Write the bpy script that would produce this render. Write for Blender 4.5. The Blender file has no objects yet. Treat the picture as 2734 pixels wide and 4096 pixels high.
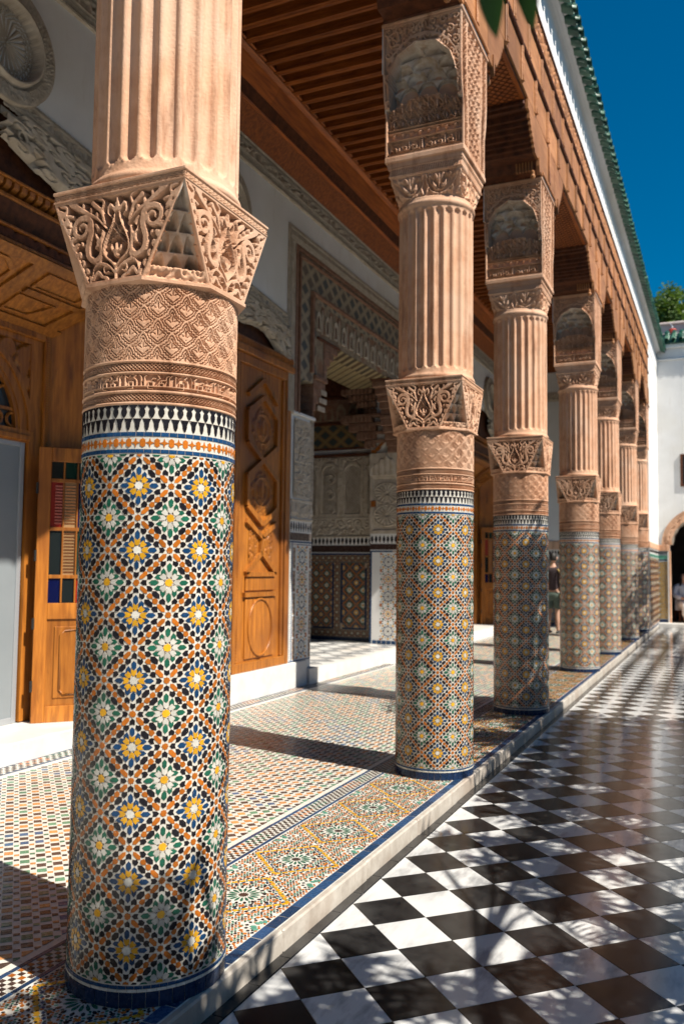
import bpy, bmesh, math, random
import numpy as np
random.seed(7); RNG = np.random.default_rng(7)
PI = math.pi; R_ = math.radians
SC = bpy.context.scene; COL = SC.collection

# ------------------------------------------------------------------ camera, sky, sun, exposure
cam_d = bpy.data.cameras.new('camera'); cam = bpy.data.objects.new('camera', cam_d); COL.objects.link(cam)
SC.camera = cam
cam_d.sensor_fit = 'VERTICAL'; cam_d.sensor_height = 36.0; cam_d.sensor_width = 36.0; cam_d.lens = 29.884
cam_d.clip_start = 0.05; cam_d.clip_end = 600
def set_camera():
    yaw, pit, rol = R_(24.13785), R_(3.71916), R_(0.6155752)
    fw = np.array([-math.sin(yaw)*math.cos(pit), math.cos(yaw)*math.cos(pit), math.sin(pit)])
    rt = np.array([math.cos(yaw), math.sin(yaw), 0.]); up = np.cross(rt, fw)
    r2 = rt*math.cos(rol)+up*math.sin(rol); u2 = -rt*math.sin(rol)+up*math.cos(rol)
    from mathutils import Matrix
    M = Matrix(((r2[0], u2[0], -fw[0], 1.8848894), (r2[1], u2[1], -fw[1], 0.0), (r2[2], u2[2], -fw[2], 1.42675), (0, 0, 0, 1)))
    cam.matrix_world = M
set_camera()
cam_d.dof.use_dof = True; cam_d.dof.focus_distance = 3.5; cam_d.dof.aperture_fstop = 3.0

SUN_DIR = np.array([1.0, -0.24, 1.20]); SUN_DIR = SUN_DIR/np.linalg.norm(SUN_DIR)
world = bpy.data.worlds.new('World'); SC.world = world; world.use_nodes = True
wn = world.node_tree; wn.nodes.clear()
sky = wn.nodes.new('ShaderNodeTexSky'); sky.sky_type = 'NISHITA'; sky.sun_disc = False
sky.sun_elevation = math.asin(SUN_DIR[2]); sky.sun_rotation = math.atan2(SUN_DIR[0], SUN_DIR[1])
sky.altitude = 450; sky.air_density = 1.0; sky.dust_density = 0.3; sky.ozone_density = 3.0
bg = wn.nodes.new('ShaderNodeBackground'); bg.inputs['Strength'].default_value = 0.060
hsv = wn.nodes.new('ShaderNodeHueSaturation'); hsv.inputs['Saturation'].default_value = 1.55; hsv.inputs['Hue'].default_value = 0.492
wo = wn.nodes.new('ShaderNodeOutputWorld')
wn.links.new(sky.outputs[0], hsv.inputs['Color']); wn.links.new(hsv.outputs[0], bg.inputs[0]); wn.links.new(bg.outputs[0], wo.inputs[0])
sd = bpy.data.lights.new('sun', 'SUN'); sd.energy = 5.0; sd.angle = R_(0.53); sd.color = (1.0, 0.94, 0.84)
sun = bpy.data.objects.new('sun', sd); COL.objects.link(sun)
from mathutils import Vector, Matrix
sun.rotation_euler = Vector(SUN_DIR).to_track_quat('Z', 'Y').to_euler()
SC.view_settings.view_transform = 'Standard'; SC.view_settings.look = 'None'
SC.view_settings.exposure = 0.66; SC.view_settings.gamma = 1.0; SC.view_settings.use_curve_mapping = False
SC.cycles.max_bounces = 6; SC.cycles.diffuse_bounces = 2; SC.cycles.glossy_bounces = 4
SC.cycles.use_denoising = True; SC.cycles.sample_clamp_indirect = 8

# ------------------------------------------------------------------ materials
MATS = {}
def N(nt, t, **kw):
    n = nt.nodes.new(t)
    for k, v in kw.items():
        if k in n.inputs: n.inputs[k].default_value = v
        else: setattr(n, k, v)
    return n
def mat(name, c1, c2=None, stain=None,  scale=6.0, rough=0.8, rough2=None, stretch=(1, 1, 1), bump=0.0, bscale=40.0, spec=0.5, coat=0.0, c3=None, metal=0.0, detail=6.0, objrand=0.0, contrast=(0.35, 0.65)):
    m = bpy.data.materials.new(name); m.use_nodes = True; nt = m.node_tree
    b = nt.nodes['Principled BSDF']; L = nt.links.new
    b.inputs['Roughness'].default_value = rough; b.inputs['Specular IOR Level'].default_value = spec
    b.inputs['Coat Weight'].default_value = coat; b.inputs['Coat Roughness'].default_value = 0.12; b.inputs['Metallic'].default_value = metal
    if c2 is None:
        b.inputs['Base Color'].default_value = (*c1, 1); 
    geo = N(nt, 'ShaderNodeNewGeometry'); mp = N(nt, 'ShaderNodeMapping'); mp.inputs['Scale'].default_value = stretch
    L(geo.outputs['Position'], mp.inputs['Vector'])
    col = None
    if c2 is not None:
        nz = N(nt, 'ShaderNodeTexNoise', Scale=scale, Detail=detail, Roughness=0.6); L(mp.outputs[0], nz.inputs['Vector'])
        cr = N(nt, 'ShaderNodeValToRGB'); e = cr.color_ramp.elements
        e[0].position = contrast[0]; e[0].color = (*c1, 1); e[1].position = contrast[1]; e[1].color = (*c2, 1)
        L(nz.outputs['Fac'], cr.inputs['Fac']); col = cr.outputs[0]
        if c3 is not None:
            nz3 = N(nt, 'ShaderNodeTexNoise', Scale=scale*0.27, Detail=3.0); L(geo.outputs['Position'], nz3.inputs['Vector'])
            mr = N(nt, 'ShaderNodeMapRange'); mr.inputs[1].default_value = 0.5; mr.inputs[2].default_value = 0.68; L(nz3.outputs['Fac'], mr.inputs[0])
            mx = N(nt, 'ShaderNodeMix', data_type='RGBA'); L(mr.outputs[0], mx.inputs[0]); L(col, mx.inputs[6]); mx.inputs[7].default_value = (*c3, 1); col = mx.outputs[2]
        if stain is not None:      # run-off streaks and worn patches: (colour, amount, low, high)
            ms = N(nt, 'ShaderNodeMapping'); ms.inputs['Scale'].default_value = (5.0, 5.0, 0.9); L(geo.outputs['Position'], ms.inputs['Vector'])
            ns = N(nt, 'ShaderNodeTexNoise', Scale=1.6, Detail=8.0, Roughness=0.68); L(ms.outputs[0], ns.inputs['Vector'])
            mr = N(nt, 'ShaderNodeMapRange'); mr.inputs[1].default_value = stain[2]; mr.inputs[2].default_value = stain[3]; mr.inputs[4].default_value = stain[1]; L(ns.outputs['Fac'], mr.inputs[0])
            mx = N(nt, 'ShaderNodeMix', data_type='RGBA'); L(mr.outputs[0], mx.inputs[0]); L(col, mx.inputs[6]); mx.inputs[7].default_value = (*stain[0], 1); col = mx.outputs[2]
        if objrand:
            oi = N(nt, 'ShaderNodeObjectInfo'); mr = N(nt, 'ShaderNodeMapRange'); mr.inputs[3].default_value = 1-objrand; mr.inputs[4].default_value = 1+objrand*0.6
            L(oi.outputs['Random'], mr.inputs[0]); hv = N(nt, 'ShaderNodeHueSaturation'); L(mr.outputs[0], hv.inputs['Value']); L(col, hv.inputs['Color']); col = hv.outputs[0]
        L(col, b.inputs['Base Color'])
        if rough2 is not None:
            mr = N(nt, 'ShaderNodeMapRange'); mr.inputs[3].default_value = rough; mr.inputs[4].default_value = rough2; L(nz.outputs['Fac'], mr.inputs[0]); L(mr.outputs[0], b.inputs['Roughness'])
    if bump:
        nb = N(nt, 'ShaderNodeTexNoise', Scale=bscale, Detail=5.0); L(mp.outputs[0], nb.inputs['Vector'])
        bp = N(nt, 'ShaderNodeBump', Strength=bump, Distance=0.01); L(nb.outputs['Fac'], bp.inputs['Height']); L(bp.outputs[0], b.inputs['Normal'])
    MATS[name] = m
    return m
TERRA = mat('terracotta_stucco', (0.57, 0.315, 0.19), (0.68, 0.42, 0.275), scale=9, rough=0.86, bump=0.25, bscale=90, spec=0.2, c3=(0.64, 0.42, 0.29), stain=((0.27, 0.125, 0.065), 0.85, 0.53, 0.70), objrand=0.10)
PLAST = mat('carved_plaster', (0.42, 0.345, 0.26), (0.55, 0.475, 0.38), scale=9, rough=0.9, bump=0.15, bscale=120, spec=0.2)
NICHE = mat('aged_lime_plaster', (0.46, 0.34, 0.24), (0.66, 0.58, 0.49), scale=14, rough=0.9, spec=0.2, bump=0.2, bscale=60)
WHITE = mat('white_limewash', (0.70, 0.69, 0.67), (0.77, 0.76, 0.74), scale=2.2, rough=0.9, spec=0.15, c3=(0.68, 0.655, 0.60), bump=0.1, bscale=30, stain=((0.55, 0.50, 0.43), 0.5, 0.57, 0.75))
CEDAR = mat('cedar_wood', (0.39, 0.155, 0.055), (0.56, 0.26, 0.105), scale=5, stretch=(7, 0.7, 7), rough=0.5, bump=0.25, bscale=18, spec=0.35, c3=(0.30, 0.13, 0.045), objrand=0.28, stain=((0.15, 0.055, 0.02), 0.8, 0.53, 0.68))
DOORW = mat('door_wood', (0.28, 0.088, 0.012), (0.50, 0.18, 0.026), scale=4, stretch=(8, 8, 0.6), rough=0.36, bump=0.2, bscale=14, spec=0.45, c3=(0.22, 0.07, 0.014), objrand=0.2, stain=((0.10, 0.035, 0.01), 0.7, 0.54, 0.70))
BEAMW = mat('ceiling_wood', (0.15, 0.034, 0.005), (0.35, 0.095, 0.013), scale=5, stretch=(0.7, 8, 8), rough=0.55, bump=0.2, bscale=16, spec=0.3, objrand=0.2)
CORNW = mat('cornice_wood', (0.24, 0.055, 0.008), (0.47, 0.125, 0.016), scale=5, stretch=(8, 0.6, 8), rough=0.42, bump=0.15, bscale=14, spec=0.4, objrand=0.2)
DARKW = mat('carved_dark_wood', (0.055, 0.018, 0.008), (0.13, 0.042, 0.016), scale=14, rough=0.6, bump=0.3, bscale=60, spec=0.3)
PAINTW = mat('painted_wood', (0.22, 0.16, 0.105), (0.34, 0.27, 0.185), scale=12, rough=0.7, bump=0.1, bscale=60, spec=0.25, c3=(0.27, 0.13, 0.07))
REDW = mat('oxide_red_wood', (0.19, 0.095, 0.06), (0.28, 0.165, 0.11), scale=12, rough=0.7, spec=0.25)
WMARB = mat('white_marble', (0.36, 0.36, 0.36), (0.64, 0.64, 0.63), scale=5.5, stretch=(2.6, .8, 1), rough=0.06, rough2=0.13, spec=0.5, c3=(0.66, 0.66, 0.65), bump=0.015, bscale=9, detail=9, contrast=(.34, .52))
STEPM = mat('step_marble', (0.60, 0.58, 0.545), (0.72, 0.71, 0.68), scale=4, rough=0.45, spec=0.4, c3=(0.66, 0.60, 0.53))
KERBM = mat('kerb_marble', (0.39, 0.345, 0.295), (0.54, 0.495, 0.435), scale=9, rough=0.45, spec=0.35, c3=(0.40, 0.33, 0.27), bump=.2, bscale=40, stain=((0.28, 0.22, 0.17), 0.6, 0.54, 0.72))
BMARB = mat('black_marble', (0.009, 0.009, 0.010), (0.026, 0.025, 0.025), scale=12, rough=0.09, rough2=0.24, spec=0.3, c3=(0.04, 0.039, 0.038), bump=0.015, bscale=11)
GROUT = mat('grout', (0.50, 0.36, 0.27), (0.60, 0.47, 0.37), scale=30, rough=0.9, spec=0.2)
GREENT = mat('green_roof_tile', (0.012, 0.055, 0.033), (0.04, 0.14, 0.09), scale=9, rough=0.3, spec=0.5, objrand=0.3, c3=(0.10, 0.20, 0.13))
IRON = mat('dark_iron', (0.02, 0.018, 0.016), rough=0.5)
GREYP = mat('grey_metal_paint', (0.42, 0.44, 0.46), rough=0.4, metal=0.4)
REDP = mat('red_enamel', (0.55, 0.05, 0.03), (0.68, 0.10, 0.06), scale=6, rough=0.4)
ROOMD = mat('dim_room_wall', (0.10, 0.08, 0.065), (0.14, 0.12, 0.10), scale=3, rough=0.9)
PINKW = mat('pink_render', (0.66, 0.52, 0.46), (0.74, 0.63, 0.57), scale=2, rough=0.9)
BARK = mat('bark', (0.10, 0.07, 0.045), (0.18, 0.13, 0.09), scale=14, rough=0.9, bump=0.5, bscale=25)
SKIN = mat('skin', (0.50, 0.29, 0.20), rough=0.55)
HAIR = mat('dark_hair', (0.012, 0.009, 0.007), rough=0.6)
TSHIRT = mat('dark_tshirt', (0.045, 0.03, 0.035), (0.06, 0.042, 0.045), scale=20, rough=0.95)
SHORTS = mat('green_shorts', (0.10, 0.14, 0.115), (0.13, 0.17, 0.14), scale=20, rough=0.95)
SHOE = mat('black_shoe', (0.012, 0.012, 0.013), rough=0.6)
BAG = mat('tan_bag', (0.50, 0.34, 0.10), rough=0.7)
ROBE = mat('pale_blue_robe', (0.42, 0.47, 0.55), (0.50, 0.55, 0.62), scale=10, rough=0.95)
SCARF = mat('black_scarf', (0.012, 0.012, 0.014), rough=0.95)
LINEN = mat('pale_trousers', (0.55, 0.55, 0.56), (0.62, 0.62, 0.62), scale=10, rough=0.95)

def glaze_mat():
    m = bpy.data.materials.new('zellige_glaze'); m.use_nodes = True; nt = m.node_tree; b = nt.nodes['Principled BSDF']; L = nt.links.new
    at = N(nt, 'ShaderNodeAttribute', attribute_name='col')
    geo = N(nt, 'ShaderNodeNewGeometry')
    nz = N(nt, 'ShaderNodeTexNoise', Scale=55.0, Detail=4.0); L(geo.outputs['Position'], nz.inputs['Vector'])
    mr = N(nt, 'ShaderNodeMapRange'); mr.inputs[3].default_value = 0.72; mr.inputs[4].default_value = 1.22; L(nz.outputs['Fac'], mr.inputs[0])
    oi = N(nt, 'ShaderNodeObjectInfo'); mo = N(nt, 'ShaderNodeMapRange'); mo.inputs[3].default_value = .78; mo.inputs[4].default_value = 1.12; L(oi.outputs['Random'], mo.inputs[0]); mm = N(nt, 'ShaderNodeMath', operation='MULTIPLY'); L(mo.outputs[0], mm.inputs[0]); L(mr.outputs[0], mm.inputs[1])
    hv = N(nt, 'ShaderNodeHueSaturation'); L(at.outputs['Color'], hv.inputs['Color']); L(mm.outputs[0], hv.inputs['Value'])
    # chips in the glaze
    n2 = N(nt, 'ShaderNodeTexNoise', Scale=160.0, Detail=2.0); L(geo.outputs['Position'], n2.inputs['Vector'])
    m2 = N(nt, 'ShaderNodeMapRange'); m2.inputs[1].default_value = 0.735; m2.inputs[2].default_value = 0.76; L(n2.outputs['Fac'], m2.inputs[0])
    mx = N(nt, 'ShaderNodeMix', data_type='RGBA'); L(m2.outputs[0], mx.inputs[0]); L(hv.outputs[0], mx.inputs[6]); mx.inputs[7].default_value = (0.50, 0.38, 0.28, 1)
    L(mx.outputs[2], b.inputs['Base Color']); b.inputs['Specular IOR Level'].default_value = .34
    r = N(nt, 'ShaderNodeMapRange'); r.inputs[3].default_value = 0.12; r.inputs[4].default_value = 0.42; L(nz.outputs['Fac'], r.inputs[0]); L(r.outputs[0], b.inputs['Roughness'])
    n3 = N(nt, 'ShaderNodeTexNoise', Scale=28.0, Detail=2.0); L(geo.outputs['Position'], n3.inputs['Vector'])
    bp = N(nt, 'ShaderNodeBump', Strength=0.12, Distance=0.01); L(n3.outputs['Fac'], bp.inputs['Height']); L(bp.outputs[0], b.inputs['Normal'])
    return m
GLAZE = glaze_mat()
WGLAZE = mat('white_glaze', (0.55, 0.52, 0.45), (0.67, 0.645, 0.58), scale=30, rough=0.2, rough2=0.4, spec=0.5, bump=0.05, bscale=30)

FWG = mat('floor_white_glaze', (0.60, 0.575, 0.51), (0.72, 0.70, 0.64), scale=30, rough=0.2, rough2=0.4, spec=0.5, bump=0.05, bscale=30)

def leaf_mat(name, c1, c2):
    m = mat(name, c1, c2, scale=3.0, rough=0.5, spec=0.4)
    nt = m.node_tree; b = nt.nodes['Principled BSDF']; out = nt.nodes['Material Output']
    tr = N(nt, 'ShaderNodeBsdfTranslucent'); tr.inputs[0].default_value = (c2[0]*1.3, c2[1]*1.5, c2[2]*0.6, 1)
    mx = N(nt, 'ShaderNodeMixShader'); mx.inputs[0].default_value = 0.25
    nt.links.new(b.outputs[0], mx.inputs[1]); nt.links.new(tr.outputs[0], mx.inputs[2]); nt.links.new(mx.outputs[0], out.inputs[0])
    return m
LEAF = leaf_mat('leaf_green', (0.025, 0.075, 0.018), (0.07, 0.14, 0.03))
LEAFD = leaf_mat('leaf_dark', (0.010, 0.035, 0.012), (0.022, 0.06, 0.016))
LEAF2 = leaf_mat('leaf_bright', (0.05, 0.12, 0.02), (0.14, 0.20, 0.04))
PALML = leaf_mat('palm_leaf', (0.035, 0.085, 0.02), (0.08, 0.14, 0.035))

# ------------------------------------------------------------------ object helpers
def link(o, parent=None):
    COL.objects.link(o)
    if parent is not None: o.parent = parent
    return o
def obj(name, me, parent=None, loc=(0, 0, 0), rotz=0.0, label=None):
    o = bpy.data.objects.new(name, me); link(o, parent); o.location = loc
    if rotz: o.rotation_euler = (0, 0, rotz)
    if label: o['label'] = label
    return o
def thing(name, label, cat, loc=(0, 0, 0), group=None, rotz=0.0):
    o = bpy.data.objects.new(name, None); link(o); o.location = loc; o.rotation_euler = (0, 0, rotz)
    o.empty_display_size = 0.1
    o['label'] = label; o['category'] = cat; o['kind'] = 'thing'
    if group: o['group'] = group
    return o
def structure(name, label, cat):
    o = bpy.data.objects.new(name, None); link(o); o['kind'] = 'structure'; o['label'] = label; o['category'] = cat
    return o
def tag(o, label, cat, kind='thing', group=None):
    o['label'] = label; o['category'] = cat; o['kind'] = kind
    if group: o['group'] = group
    return o
def stuff(o):
    o['kind'] = 'stuff'; return o

def mesh_np(name, V, quads=None, tris=None, m=None, smooth=False, cols=None):
    V = np.asarray(V, dtype=np.float32).reshape(-1, 3)
    nq = 0 if quads is None else len(quads); ntt = 0 if tris is None else len(tris)
    me = bpy.data.meshes.new(name)
    me.vertices.add(len(V)); me.vertices.foreach_set('co', V.ravel())
    loops = []
    if nq: loops.append(np.asarray(quads, dtype=np.int32).ravel())
    if ntt: loops.append(np.asarray(tris, dtype=np.int32).ravel())
    lp = np.concatenate(loops)
    me.loops.add(len(lp)); me.loops.foreach_set('vertex_index', lp)
    st = np.concatenate([np.arange(nq)*4, nq*4+np.arange(ntt)*3]).astype(np.int32)
    me.polygons.add(nq+ntt); me.polygons.foreach_set('loop_start', st)
    me.update(calc_edges=True)
    me.polygons.foreach_set('use_smooth', np.full(nq+ntt, bool(smooth)))
    if cols is not None:
        a = me.color_attributes.new('col', 'FLOAT_COLOR', 'POINT'); c = np.ones((len(V), 4), dtype=np.float32); c[:, :3] = cols; a.data.foreach_set('color', c.ravel())
    if m is not None: me.materials.append(m)
    me.validate()
    return me

class MB:
    """collects simple solids into one mesh"""
    def __init__(s): s.v = []; s.f = []; s.mi = []; s.cur = 0
    def add(s, vs, fs):
        b = len(s.v); s.v += [tuple(p) for p in vs]
        for f in fs: s.f.append([b+i for i in f]); s.mi.append(s.cur)
    def box(s, x0, x1, y0, y1, z0, z1):
        s.add([(x0, y0, z0), (x1, y0, z0), (x1, y1, z0), (x0, y1, z0), (x0, y0, z1), (x1, y0, z1), (x1, y1, z1), (x0, y1, z1)],
              [(3, 2, 1, 0), (4, 5, 6, 7), (0, 1, 5, 4), (1, 2, 6, 5), (2, 3, 7, 6), (3, 0, 4, 7)])
    def bbox(s, x0, x1, y0, y1, z0, z1, c=0.004):
        """box with chamfered edges facing out"""
        xs, ys_, zs = (x0, x1), (y0, y1), (z0, z1)
        bm = bmesh.new(); bmesh.ops.create_cube(bm, size=1)
        for v in bm.verts: v.co = Vector((xs[v.co.x > 0], ys_[v.co.y > 0], zs[v.co.z > 0]))
        c = min(c, 0.3*min(x1-x0, y1-y0, z1-z0))
        bmesh.ops.bevel(bm, geom=bm.edges[:], offset=c, segments=1, affect='EDGES')
        s.bm(bm)
    def bm(s, bm):
        bm.verts.index_update(); s.add([v.co[:] for v in bm.verts], [[v.index for v in f.verts] for f in bm.faces]); bm.free()
    def prism(s, pts, axis, a0, a1):
        """pts: list of 2D points (ccw seen from +axis), extruded along axis 'x','y','z'"""
        n = len(pts)
        def P(p, a):
            return {'x': (a, p[0], p[1]), 'y': (p[0], a, p[1]), 'z': (p[0], p[1], a)}[axis]
        ar = sum(pts[i][0]*pts[(i+1) % n][1]-pts[(i+1) % n][0]*pts[i][1] for i in range(n))
        if (ar < 0) != (axis == 'y'): pts = pts[::-1]
        vs = [P(p, a0) for p in pts]+[P(p, a1) for p in pts]
        fs = [tuple(range(n-1, -1, -1)), tuple(range(n, 2*n))]+[(i, (i+1) % n, n+(i+1) % n, n+i) for i in range(n)]
        s.add(vs, fs)
    def tube(s, pts, r, n=8, cap=True):
        P = [Vector(p) for p in pts]; rs = r if hasattr(r, '__len__') else [r]*len(P)
        rings = []; ref = None
        for i, p in enumerate(P):
            t = (P[min(i+1, len(P)-1)]-P[max(i-1, 0)]).normalized()
            if ref is None or abs(ref.dot(t)) > 0.98: ref = Vector((0, 0, 1)) if abs(t.z) < 0.9 else Vector((1, 0, 0))
            u = t.cross(ref).normalized(); w = u.cross(t)
            rings.append([p+(u*math.cos(2*PI*k/n)+w*math.sin(2*PI*k/n))*rs[i] for k in range(n)])
        vs = [q for rg in rings for q in rg]
        fs = [(i*n+k, (i+1)*n+k, (i+1)*n+(k+1) % n, i*n+(k+1) % n) for i in range(len(P)-1) for k in range(n)]
        if cap: fs += [tuple(range(n)), tuple((len(P)-1)*n+k for k in range(n-1, -1, -1))]
        s.add(vs, fs)
    def lathe(s, prof, n=48, cx=0, cy=0, a0=0, a1=2*PI):
        full = abs(a1-a0-2*PI) < 1e-6; m = n if full else n+1
        vs = [(cx+r*math.cos(a0+(a1-a0)*k/n), cy+r*math.sin(a0+(a1-a0)*k/n), z) for r, z in prof for k in range(m)]
        fs = []
        for i in range(len(prof)-1):
            for k in range(n):
                k2 = (k+1) % m
                fs.append((i*m+k, i*m+k2, (i+1)*m+k2, (i+1)*m+k))
        s.add(vs, fs)
    def mesh(s, name, mats, smooth=False):
        me = bpy.data.meshes.new(name); me.from_pydata(s.v, [], s.f)
        for q in (mats if isinstance(mats, (list, tuple)) else [mats]): me.materials.append(q)
        me.polygons.foreach_set('material_index', s.mi)
        if smooth: me.polygons.foreach_set('use_smooth', [True]*len(s.f))
        me.update(); return me
    def build(s, name, mats, parent=None, smooth=False, **kw):
        return obj(name, s.mesh(name, mats, smooth), parent, **kw)

def sstep(a, b, x):
    t = np.clip((x-a)/(b-a), 0, 1); return t*t*(3-2*t)
def relief(name, Hm, fmap, m, parent=None, closed=False, smooth=True, flip=False, **kw):
    """grid mesh: fmap(U,V,H)->X,Y,Z for arrays; Hm is (nv,nu)"""
    nv, nu = Hm.shape
    U, V = np.meshgrid(np.arange(nu)/(nu if closed else nu-1), np.linspace(0, 1, nv))
    X, Y, Z = fmap(U, V, Hm)
    P = np.stack([X, Y, Z], -1).reshape(-1, 3)
    i = np.arange(nv-1)[:, None]; j = np.arange(nu if closed else nu-1)[None, :]; j2 = (j+1) % nu
    q = np.stack([i*nu+j, i*nu+j2, (i+1)*nu+j2, (i+1)*nu+j], -1).reshape(-1, 4)
    if flip: q = q[:, ::-1]
    me = mesh_np(name, P, quads=q, m=m, smooth=smooth)
    return me if parent is None and not kw else obj(name, me, parent, **kw)

# ------------------------------------------------------------------ drawing ornament as a height map
def crom(pts, n=10):
    P = np.asarray(pts, float)
    if len(P) < 3: 
        t = np.linspace(0, 1, n*2)[:, None]; return P[0]*(1-t)+P[-1]*t
    Q = np.vstack([2*P[0]-P[1], P, 2*P[-1]-P[-2]]); out = []
    for k in range(1, len(Q)-2):
        t = np.linspace(0, 1, n, endpoint=False)[:, None]; a, b, c, d = Q[k-1], Q[k], Q[k+1], Q[k+2]
        out.append(0.5*(2*b+(c-a)*t+(2*a-5*b+4*c-d)*t**2+(3*b-a-3*c+d)*t**3))
    out.append(P[-1:]); return np.vstack(out)
class Canvas:
    def __init__(s, nu, nv, x0, x1, y0, y1, wrap=False):
        s.X, s.Y = np.meshgrid(np.linspace(x0, x1, nu, endpoint=not wrap), np.linspace(y0, y1, nv)); s.H = np.zeros((nv, nu))
        s.wrap = (x1-x0) if wrap else 0; s.px = (x1-x0)/nu; s.x0, s.x1, s.y0, s.y1 = x0, x1, y0, y1
    def _sdf(s, pts, r, fn):
        offs = (-s.wrap, 0, s.wrap) if s.wrap else (0,)
        for o in offs:
            p = pts+np.array([o, 0]); rm = np.max(r)+3*s.px
            mk = (s.X > p[:, 0].min()-rm) & (s.X < p[:, 0].max()+rm) & (s.Y > p[:, 1].min()-rm) & (s.Y < p[:, 1].max()+rm)
            if not mk.any(): continue
            x, y = s.X[mk], s.Y[mk]
            d = np.full(x.shape, 1e9)
            for (a, b), rr in zip(p, r): d = np.minimum(d, np.hypot(x-a, y-b)-rr)
            s.H[mk] = fn(s.H[mk], d)
    def stroke(s, pts, w, w1=None, h=1.0, raw=False, n=10, taper=False, add=True, e=1.2):
        p = np.asarray(pts, float) if raw else crom(pts, n)
        if raw:
            q = [p[0]]
            for a, b in zip(p[:-1], p[1:]):
                k = max(2, int(np.hypot(*(b-a))/(0.4*w+1e-6))+1)
                q += [a+(b-a)*t for t in np.linspace(0, 1, k)[1:]]
            p = np.array(q)
        t = np.linspace(0, 1, len(p)); r = np.full(len(p), w) if w1 is None else w+(w1-w)*t
        if taper: r = w*np.sin(PI*np.clip(t, 0.03, 0.97))**0.8
        ee = e*s.px
        if add: s._sdf(p, r, lambda H, d: np.maximum(H, h*sstep(ee*0.5, -ee, d)))
        else: s._sdf(p, r, lambda H, d: np.minimum(H, 1-h*sstep(ee*0.5, -ee, d)))
    def dot(s, x, y, r, h=1.0, add=True): s.stroke([(x, y), (x+1e-4, y)], r, h=h, add=add, n=1)
    def leaf(s, a, b, w, bend=0.0, h=1.0):
        a, b = np.array(a, float), np.array(b, float); d = b-a; nrm = np.array([-d[1], d[0]])
        s.stroke([a, (a+b)/2+nrm*bend, b], w, taper=True, h=h)
    def spiral(s, cx, cy, r0, turns, w, a0=0.0, sgn=1, h=1.0):
        t = np.linspace(0, 1, int(14*turns)+6); a = a0+sgn*turns*2*PI*t; r = r0*(1-0.88*t)
        s.stroke(np.stack([cx+r*np.cos(a), cy+r*np.sin(a)], -1), w, w*0.8, h=h, n=3)

def scroll_tile(nu, nv, asp, seed, k=5, w=0.03, wrap=True):
    """a panel of curling vines and leaves, period 1 in x, asp high"""
    rg = random.Random(seed); c = Canvas(nu, nv, 0, 1, 0, asp, wrap)
    ny = max(1, round(asp*k))
    for j in range(ny):
        for i in range(k):
            x, y = (i+0.5+0.5*(j % 2))/k, (j+0.5)/ny*asp; sg = 1 if (i+j) % 2 else -1; r = 0.40/k
            c.spiral(x, y, r, 1.25, w, a0=rg.uniform(0, 6.28), sgn=sg)
            for q in range(3):
                a = rg.uniform(0, 6.28); c.leaf((x+r*math.cos(a), y+r*math.sin(a)), (x+1.75*r*math.cos(a+.5), y+1.75*r*math.sin(a+.5)), w*1.3, 0.25*sg)
    return c.H
def kufic_band(nu, nv, L, seed, n):
    """kufic-like lettering: square letters on a base line with tall plaited uprights"""
    rg = random.Random(seed); c = Canvas(nu, nv, 0, L, 0, 1, True); p = L/n; w = 0.045
    for i in range(n):
        x = i*p; k = i % 3
        P = lambda pts, ww=w: c.stroke([(x+a*p, b) for a, b in pts], ww, raw=True)
        P([(0.0, 0.22), (1.0, 0.22)])
        if k == 0:
            P([(0.1, 0.22), (0.1, 0.8), (0.02, 0.93)]); P([(0.3, 0.22), (0.3, 0.8), (0.42, 0.93)]); P([(0.1, .55), (.3, .55)], .03)
            P([(0.52, 0.22), (0.52, 0.5), (0.8, 0.5), (0.8, 0.22)]); P([(0.7, 0.6), (0.8, 0.74), (0.95, 0.74)]); P([(.5, .22), (.5, .07), (.78, .07)])
        elif k == 1:
            P([(0.15, 0.22), (0.15, 0.42), (0.4, 0.42), (0.4, 0.22)]); P([(0.3, 0.42), (0.3, 0.62), (0.55, 0.62), (.6, .86), (.75, .93)]); P([(0.75, 0.22), (0.75, 0.78), (0.9, 0.93)]); P([(.1, .93), (.2, .74), (.05, .62)])
        else:
            P([(0.12, 0.22), (0.12, 0.9)]); P([(0.12, 0.9), (0.3, 0.75), (0.45, 0.9)], .035); P([(0.35, 0.22), (0.35, 0.5), (0.6, 0.5), (0.6, 0.07), (.3, .07)]); P([(0.82, 0.22), (0.82, 0.6), (0.65, 0.78), (.8, .93)])
    return c.H
def braid_band(nu, nv, n):
    c = Canvas(nu, nv, 0, n, 0, 1, True)
    for k in range(n):
        for s in (0, 1):
            pts = [(k+0.5*s-0.5, 0.06), (k+0.5*s, 0.5), (k+0.5*s+0.5, 0.94)]
            c.stroke(pts, 0.075, raw=True); c.stroke([(p[0], 1-p[1]) for p in pts], 0.075, raw=True)
    return c.H
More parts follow.
